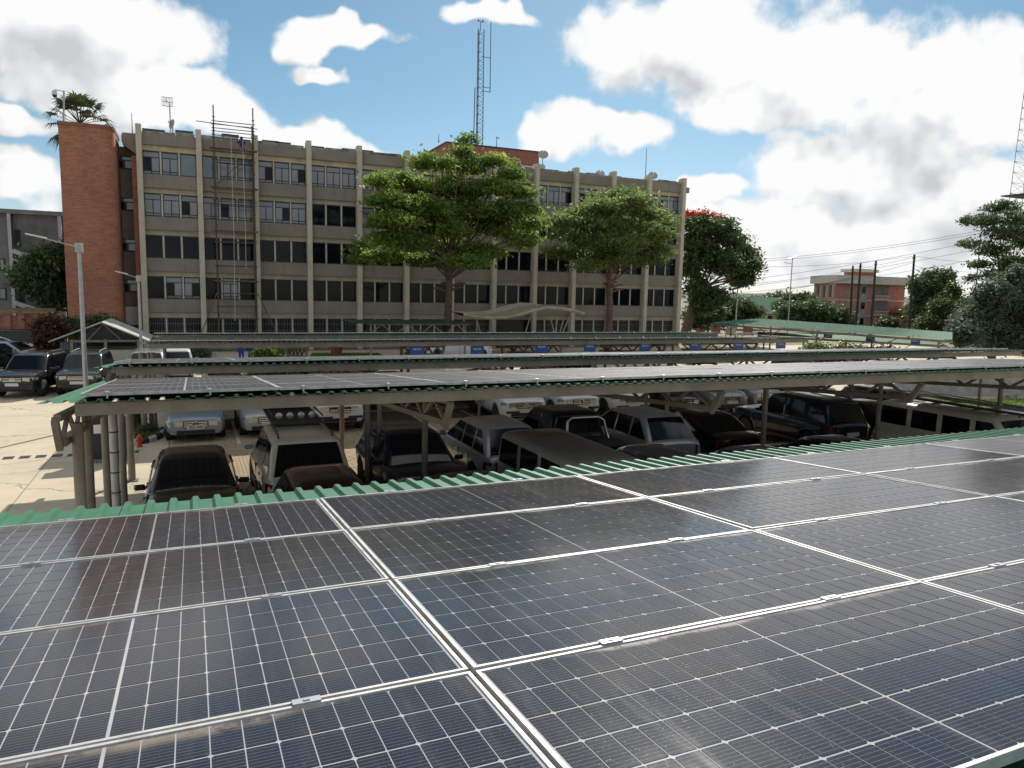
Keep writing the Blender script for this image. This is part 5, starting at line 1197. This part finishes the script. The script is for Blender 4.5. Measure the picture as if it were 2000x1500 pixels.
# solar street lights on the right
for px, py0, pyt, Y, lab in ((1548, 612, 503, 82, 'solar street light standing left of the apartment block'), (1441, 652, 562, 62, 'slim street light under the flowering tree crown'), (1918, 620, 437, 60, 'tall solar street light before the open-crowned tree')):
    p = at_y(px, pyt, Y); o = thing('solar_street_light', lab, 'street light', (p.x, Y, 0)); MB().tube([(p.x, Y, 0), (p.x, Y, p.z)], [.09, .06], 8).build('pole', M_galv, o, smooth=True)
    MB().bar((p.x-.9, Y, p.z-.25), (p.x+.9, Y, p.z+.25), .7, .06).build('solar_module', M_dark, o); MB().bar((p.x, Y, p.z-.9), (p.x-1.5, Y, p.z-.75), .12, .06).build('lamp_arm', M_galv, o)
# timber power poles and their wires
poles = []
for i, (px, pyt, Y) in enumerate(((1666, 519, 76), (1681, 514, 72), (1711, 509, 68), (1786, 497, 64))):
    p = at_y(px, pyt, Y); o = thing('power_pole', f'dark timber power pole before the apartment block, {ORD[i]} from the left', 'power pole', (p.x, Y, 0), 0, 'timber power poles')
    g = at_y(px-(10 if i else 6), 640, Y); MB().tube([(g.x, Y, 0), (p.x, Y, p.z)], [.17, .12], 10).build('shaft', M_polew, o, smooth=True)
    MB().box(p.x-.07, p.x+.07, Y-.2, Y+.2, p.z-.5, p.z-.4).build('crossarm', M_polew, o); poles.append(p)
wires = [((1480, 507, 66), (2010, 432, 50)), ((1480, 511, 66), (2010, 437, 50)), ((1400, 553, 64), (2010, 448, 48)), ((1400, 560, 66), (1786, 502, 64)), ((1400, 566, 66), (2010, 465, 52)), ((1420, 575, 70), (2010, 486, 54)), ((1786, 500, 64), (2010, 508, 60)), ((1420, 520, 70), (1786, 500, 64)), ((1786, 520, 64), (2010, 528, 66)), ((1500, 568, 70), (1786, 512, 64)), ((1786, 540, 64), (2010, 552, 66)), ((1400, 580, 66), (1711, 530, 68))]
for i, (A, Bq) in enumerate(wires):
    a, b_ = at_y(*A), at_y(*Bq); pts = []
    for k_ in range(17): q = k_/16; p = a.lerp(b_, q); p.z -= 1.0*4*q*(1-q)*.5; pts.append(p)
    tag(MB().tube(pts, .016, 5).build('power_line', M_cableb), f'thin black overhead wire at right, {ORD[i]} counted down from the topmost', 'wire', 'overhead wires')
# brick apartment block
ay = 104.; c0_ = at_y(1632, 560, ay); c1_ = at_y(1768, 560, ay); zt_ = at_y(1632, 553, ay).z; zr = at_y(1632, 537, ay).z
ap = thing('apartment_block', 'red brick apartment block with deep pale roof band behind the power poles', 'building', (c0_.x, ay, 0))
lw = Vector((-.35, 1)).normalized()*14
L0 = (at_y(1590, 560, ay+9).x, ay+9)
MB().add([(c0_.x, ay, 0), (c1_.x, ay, 0), (c1_.x, ay+14, 0), L0+(0,), (c0_.x, ay, zt_), (c1_.x, ay, zt_), (c1_.x, ay+14, zt_), L0+(zt_,)], [(0, 1, 5, 4), (1, 2, 6, 5), (2, 3, 7, 6), (3, 0, 4, 7), (4, 5, 6, 7)]).build('wall', brick_mat('pink_brick', (.56, .27, .20), (.47, .21, .155), (.50, .34, .28)), ap)
def ring(o_, z): return [(c0_.x-o_*.5, ay-o_, z), (c1_.x+o_, ay-o_, z), (c1_.x+o_, ay+14+o_, z), (L0[0]-o_, L0[1]+o_*.3, z)]
MB().loft([ring(.9, zt_), ring(.9, zr)]).build('roof_band', pmat('apartment_band', (.62, .56, .50), .8, var=.1, vscale=.8), ap)
fz = [zt_-3.0, zt_-6.0, zt_-9]
for z in fz[:2]: MB().box(c0_.x-.05, c1_.x+.05, ay-.08, ay, z-.25, z).build('floor_band', M_cream, ap)
x = at_y(1687, 560, ay).x; MB().box(x-.8, x+.8, ay-.12, ay, 0, zt_).build('stair_strip', M_asb, ap)
for z in fz: o = MB().box(x-.5, x+.5, ay-.16, ay-.12, z+1.2, z+2.5).build('window', M_winfr, ap); MB().box(x-.42, x+.42, ay-.18, ay-.16, z+1.28, z+2.42).build('pane', M_glassd, o)
x = at_y(1722, 560, ay).x
for z in fz[:2]:
    MB().box(x-1.9, x+1.9, ay-.1, ay, z+1.0, z+2.7).build('loggia_opening', M_blinds if False else M_flat, ap); MB().box(x-2., x+2., ay-.5, ay-.1, z-.05, z+.2).build('balcony_slab', M_cream, ap); MB().box(x-2., x+2., ay-.5, ay-.42, z+.75, z+.9).build('balcony_rail', M_cream, ap)
    for q in range(15): MB().box(x-1.9+q*.27, x-1.84+q*.27, ay-.48, ay-.44, z+.2, z+.75).build('baluster', M_cream, ap)
d_ = Vector((c0_.x-L0[0], ay-L0[1])); nrm = Vector((d_.y, -d_.x)).normalized(); nrm = nrm if nrm.x < 0 else -nrm
for q in range(7):
    for z in fz:
        s0 = Vector(L0)+d_*(q+.25)/7+nrm*.06; s1 = Vector(L0)+d_*(q+.8)/7+nrm*.06
        MB().bar((s0.x, s0.y, z+1.5), (s1.x, s1.y, z+1.5), .1, 2.2).build('window', M_winfr if q % 2 else M_asb, ap)
rp = at_y(1683, 532, ay+5); rt_ = thing('roof_room', 'low pale room with brick sides on top of the apartment block', 'building', (rp.x, ay+5, zr)); MB().box(rp.x-2.6, rp.x+2.6, ay+4, ay+7, zr-.3, rp.z).build('wall', M_brick, rt_); MB().box(rp.x-3.2, rp.x+3.2, ay+3.6, ay+7.4, rp.z, rp.z+.6).build('slab', M_cream, rt_)
# far houses, tank, right hand lattice tower
def gable(name, label, px0_, px1_, pye, pyr, Y, wallm, roofm):
    a, b_ = at_y(px0_, pye, Y), at_y(px1_, pye, Y); r_ = at_y((px0_+px1_)/2, pyr, Y); o = thing(name, label, 'house', (a.x, Y, 0))
    MB().box(a.x+.3, b_.x-.3, Y, Y+9, 0, a.z).build('wall', wallm, o)
    V = [(a.x, Y-.4, a.z-.1), (b_.x, Y-.4, a.z-.1), (b_.x, Y+9.4, a.z-.1), (a.x, Y+9.4, a.z-.1), (a.x+1.5, Y+4.5, r_.z+.4), (b_.x-1.5, Y+4.5, r_.z+.4)]
    MB().add(V, [(0, 1, 5, 4), (1, 2, 5), (2, 3, 4, 5), (3, 0, 4)]).build('roof', roofm, o)
    for q in (.25, .7): x = a.x+(b_.x-a.x)*q; w_ = MB().box(x-.6, x+.6, Y-.03, Y, a.z-1.6, a.z-.5).build('window', M_winfr, o); MB().box(x-.5, x+.5, Y-.05, Y-.03, a.z-1.5, a.z-.6).build('pane', M_glassd, w_)
gable('house', 'house with red tiled roof showing between trees at right', 1815, 1905, 612, 594, 95, M_brick2, M_tileR)
gable('house', 'building with pale green roof showing behind the roadside trees', 1478, 1580, 612, 585, 120, M_wallw, M_greenf)
tp = at_y(1868, 578, 105); tk = thing('water_tank', 'dark green water tank on a steel stand between the trees at right', 'water tank', (tp.x, 105, 0))
MB().lathe([(.6, -.1), (.62, .0), (.62, 1.1), (.5, 1.25), (.15, 1.35), (.01, 1.35)], 18, c=(tp.x, 105, tp.z-.6)).build('tank', M_tank, tk, smooth=True)
for qx in (-.6, .6):
    for qy in (-.6, .6): MB().tube([(tp.x+qx, 105+qy, 0), (tp.x+qx, 105+qy, tp.z-.7)], .07, 6).build('leg', M_galv, tk)
MB().box(tp.x-.9, tp.x+.9, 104.1, 105.9, tp.z-.78, tp.z-.68).build('platform', M_galv, tk)
lt = at_y(2002, 150, 70); lb = at_y(1990, 380, 70); lz = thing('lattice_tower', 'tall steel lattice tower cut off by the right picture edge', 'tower', (lb.x+1.2, 70, 0))
def lat(z): return 1.9-(z/60)*1.3
cx_ = lb.x+1.75
for qx in (-1, 1):
    for qy in (-1, 1): MB().tube([(cx_+qx*lat(0), 70+qy*lat(0), 0), (cx_+qx*lat(42), 70+qy*lat(42), 42)], .05, 6).build('leg', M_galv, lz)
b = MB()
for k_ in range(28):
    z0_, z1_ = k_*1.5, k_*1.5+1.5; r0_, r1_ = lat(z0_), lat(z1_)
    for qx, qy, tx, ty in ((-1, -1, 1, -1), (-1, 1, 1, 1), (-1, -1, -1, 1), (1, -1, 1, 1)):
        b.tube([(cx_+qx*r0_, 70+qy*r0_, z0_), (cx_+tx*r1_, 70+ty*r1_, z1_)], .022, 4); b.tube([(cx_+tx*r0_, 70+ty*r0_, z0_), (cx_+qx*r1_, 70+qy*r1_, z1_)], .022, 4); b.tube([(cx_+qx*r0_, 70+qy*r0_, z0_), (cx_+tx*r0_, 70+ty*r0_, z0_)], .022, 4)
b.build('lattice', M_galv, lz); MB().box(cx_-2.4, cx_+2.4, 67.8, 72.2, lb.z-.1, lb.z+.05).build('platform', M_dark, lz)
# grey wall at the right edge under the second carport
gw_ = at_z(1940, 800, 0); wq_ = thing('grey_wall', 'plain grey low wall with thin rail at the right picture edge', 'wall', (gw_.x, gw_.y, 0)); MB().bar((gw_.x, 27.5, .75), (gw_.x+8, 24.5, .75), .2, 1.5).build('wall', M_asb, wq_); MB().bar((gw_.x-6, 27.6, 1.75), (gw_.x+8, 24.6, 1.75), .06, .06).build('rail', M_steel, wq_)
# white sheeted load and market crates in the distance by the far carport end
wt = at_z(1460, 652, 1.4); tb = thing('covered_stall', 'low stall under a white sheet beyond the farthest carport end', 'stall', (wt.x, wt.y, 0)); 
V = []; nxx = 14
for j in range(3):
    for i in range(nxx+1): V.append((wt.x-2.2+4.6*i/nxx, wt.y-1+j, 1.35+.12*math.sin(i*1.9+j)+.12*(1 if j == 1 else 0)))
MB().add(V, [(j*(nxx+1)+i, j*(nxx+1)+i+1, (j+1)*(nxx+1)+i+1, (j+1)*(nxx+1)+i) for j in range(2) for i in range(nxx)]).build('white_sheet', M_white, tb)
for qx in (-2, 2.2):
    for qy in (-.9, .9): MB().tube([(wt.x+qx, wt.y+qy, 0), (wt.x+qx, wt.y+qy, 1.35)], .04, 6).build('leg', M_dark, tb)
for i, (px, py, m) in enumerate(((1345, 636, M_lint), (1372, 636, M_pot), (1402, 638, M_pot), (1432, 641, M_lint), (1465, 641, M_pot))):
    p = at_z(px, py, .9); o = thing('crate', f'small crate stacked behind the farthest carport, {ORD[i]} from the left', 'crate', (p.x, p.y, 0), 0, 'crates behind the farthest carport')
    MB().box(p.x-.5, p.x+.5, p.y, p.y+.8, 0, .95).build('box', m, o); MB().box(p.x-.55, p.x+.55, p.y-.05, p.y+.85, .95, 1.05).build('rim', M_plank, o)
# potted plant before the office block
pp = at_z(657, 695, 0); o = thing('potted_plant', 'spiky plant in a terracotta pot before the office block', 'plant', (pp.x, pp.y, 0)); MB().lathe([(.35, 0), (.5, .75), (.55, .8), (.45, .82), (.05, .8)], 16, c=(pp.x, pp.y, 0)).build('pot', M_pot, o)
b = MB()
for i in range(40):
    a = random.uniform(0, 6.28); e_ = random.uniform(.4, 1.0); d = Vector((math.cos(a)*e_, math.sin(a)*e_, 1.0-e_*.5)); s0 = Vector((pp.x, pp.y, .8)); w_ = Vector((-math.sin(a), math.cos(a), 0))*.05
    m_ = s0+d*.55; tip = s0+d*.85+Vector((math.cos(a), math.sin(a), -.6))*.25; k_ = len(b.v); b.add([s0-w_, s0+w_, m_+w_, m_-w_, tip], [(0, 1, 2, 3), (3, 2, 4)])
b.build('leaves', L_hedge, o)
# planter island with painted kerb stones, red hydrant
ic = at_z(268, 850, 0); isl = thing('planter_island', 'small planted island ringed by black and white kerb stones', 'planter', (ic.x, ic.y, 0))
rx_, ry_ = .85, 1.7; n_ = 18
MB().loft([[(ic.x+(rx_-.1)*math.cos(2*math.pi*i/24), ic.y+(ry_-.1)*math.sin(2*math.pi*i/24), z) for i in range(24)] for z in (0, .1)]).build('soil', M_joint, isl)
for i in range(n_):
    a0, a1 = 2*math.pi*(i+.05)/n_, 2*math.pi*(i+.95)/n_; L_ = []
    for a in (a0, a1): L_.append([(ic.x+r_*math.cos(a)*rx_, ic.y+r_*math.sin(a)*ry_, z) for r_, z in ((1.0, 0), (1.0, .13), (.97, .16), (.86, .16), (.84, 0))])
    MB().loft(L_).build('kerb_stone', M_kerbw if i % 2 else M_kerbb, isl)
bc = (ic.x-.15, ic.y+.5, .5); ib = thing('island_shrub', 'dark conical shrub growing in the planter island', 'shrub', (ic.x-.15, ic.y+.5, .1)); MB().tube([(bc[0], bc[1], .1), (bc[0], bc[1], 1.0)], [.05, .03], 6).build('stem', M_bark, ib)
foliage('foliage', [((bc[0], bc[1], .55), .45, .5, .45), ((bc[0], bc[1], 1.0), .3, .3, .4), ((bc[0]+.4, bc[1]-.6, .25), .3, .4, .16)], L_dark, ib, 190, 22, .05, .08)
foliage('flower_edge', [((ic.x, ic.y-1.2, .2), .5, .25, .1)], L_hedge, ib, 40, 18, .045, .07)
hp = at_z(273, 873, 0); hy = thing('fire_hydrant', 'short bright red hydrant in front of the planter island', 'hydrant', (hp.x, hp.y, 0))
MB().lathe([(.12, 0), (.12, .05), (.09, .07), (.09, .34), (.115, .36), (.115, .4), (.08, .47), (.03, .5), (.01, .5)], 14, c=(hp.x, hp.y, 0)).build('body', M_redp, hy, smooth=True)
for sx_ in (-1, 1): MB().tube([(hp.x, hp.y, .27), (hp.x+sx_*.15, hp.y, .27)], .04, 8).build('outlet', M_redp, hy)
hy.scale = (.72, .72, .78)
# people
def person(label, loc, pose, top, legs, rz=0.):
    J = pose; nm = list(J); me = bpy.data.meshes.new('person')
    E_ = [('pel', 'ches'), ('ches', 'neck'), ('neck', 'head'), ('head', 'crown'), ('ches', 'shL'), ('shL', 'elL'), ('elL', 'haL'), ('ches', 'shR'), ('shR', 'elR'), ('elR', 'haR'), ('pel', 'hiL'), ('hiL', 'knL'), ('knL', 'anL'), ('anL', 'toL'), ('pel', 'hiR'), ('hiR', 'knR'), ('knR', 'anR'), ('anR', 'toR')]
    me.from_pydata([J[k] for k in nm], [(nm.index(a), nm.index(b)) for a, b in E_], [])
    o = bpy.data.objects.new('person', me); COL.objects.link(o); tag(o, label, 'person'); o.location = loc; o.rotation_euler = (0, 0, rz)
    md = o.modifiers.new('skin', 'SKIN'); rad = dict(pel=.15, ches=.16, neck=.065, head=.10, crown=.085, sh=.075, el=.05, ha=.045, hi=.10, kn=.07, an=.05, to=.045)
    for i, k in enumerate(nm):
        r_ = rad.get(k, rad.get(k[:2], .06)); me.skin_vertices[0].data[i].radius = (r_, r_*.85); me.skin_vertices[0].data[i].use_root = (k == 'pel')
    o.modifiers.new('sub', 'SUBSURF').levels = 1; o.modifiers['sub'].render_levels = 2
    # clothing and skin by height along the body
    m = bpy.data.materials.new('worker_clothes'); m.use_nodes = True; k = NT(m.node_tree); z = k.sep(k.new('ShaderNodeTexCoord').outputs['Object'])[2]
    zn = J['neck'][2]; zp = J['pel'][2]
    c_ = k.mix(k.math('GREATER_THAN', z, zn+.02), k.mix(k.math('GREATER_THAN', z, zp), (*legs, 1), (*top, 1)), (.09, .05, .03, 1)); k.l.new(c_, k.n['Principled BSDF'].inputs['Base Color']); k.n['Principled BSDF'].inputs['Roughness'].default_value = .85
    me.materials.append(m)
    h = J['head']; hr = MB().lathe([(.105, -.02), (.12, .06), (.105, .13), (.05, .175), (.005, .18)], 12, c=(h[0], h[1]+.015, h[2])); ho = link('hair', hr.mesh('hair', True), M_hair, o)
    return o
stand = dict(pel=(0, 0, .95), ches=(0, 0, 1.32), neck=(0, 0, 1.48), head=(0, -.02, 1.60), crown=(0, -.02, 1.70), shL=(.19, 0, 1.40), elL=(.26, -.05, 1.13), haL=(.22, -.22, .95), shR=(-.19, 0, 1.40), elR=(-.25, -.02, 1.12), haR=(-.24, -.10, .86), hiL=(.10, 0, .88), knL=(.12, -.02, .48), anL=(.12, .02, .08), toL=(.13, -.14, .04), hiR=(-.10, 0, .88), knR=(-.11, -.05, .48), anR=(-.12, 0, .08), toR=(-.13, -.16, .04))
sit = dict(pel=(0, 0, .12), ches=(0, -.05, .50), neck=(0, -.05, .66), head=(0, -.06, .78), crown=(0, -.06, .88), shL=(.19, -.05, .58), elL=(.32, -.12, .38), haL=(.25, -.30, .34), shR=(-.19, -.05, .58), elR=(-.33, -.1, .42), haR=(-.36, -.25, .62), hiL=(.11, -.02, .10), knL=(.16, -.42, .10), anL=(.17, -.44, -.30), toL=(.18, -.58, -.33), hiR=(-.11, -.02, .10), knR=(-.18, -.42, .10), anR=(-.16, -.43, -.30), toR=(-.17, -.57, -.33))
w1_ = at_z(471, 699, 0); person('worker in blue overalls standing at left of the pair near the scaffold', (at_y(471, 690, 50).x, 50., 0), stand, (.02, .07, .30), (.02, .07, .30), .4)
w2_ = at_z(489, 699, 0); person('worker in dark blue overalls standing at right of the pair near the scaffold', (at_y(490, 690, 50.4).x, 50.4, 0), stand, (.02, .05, .20), (.02, .05, .20), -.9)
person('worker in blue jacket sitting high on the top scaffold plank', (at_y(472, 280, 60.8).x, 60.95, 15.36), sit, (.015, .05, .17), (.16, .18, .16), .2)
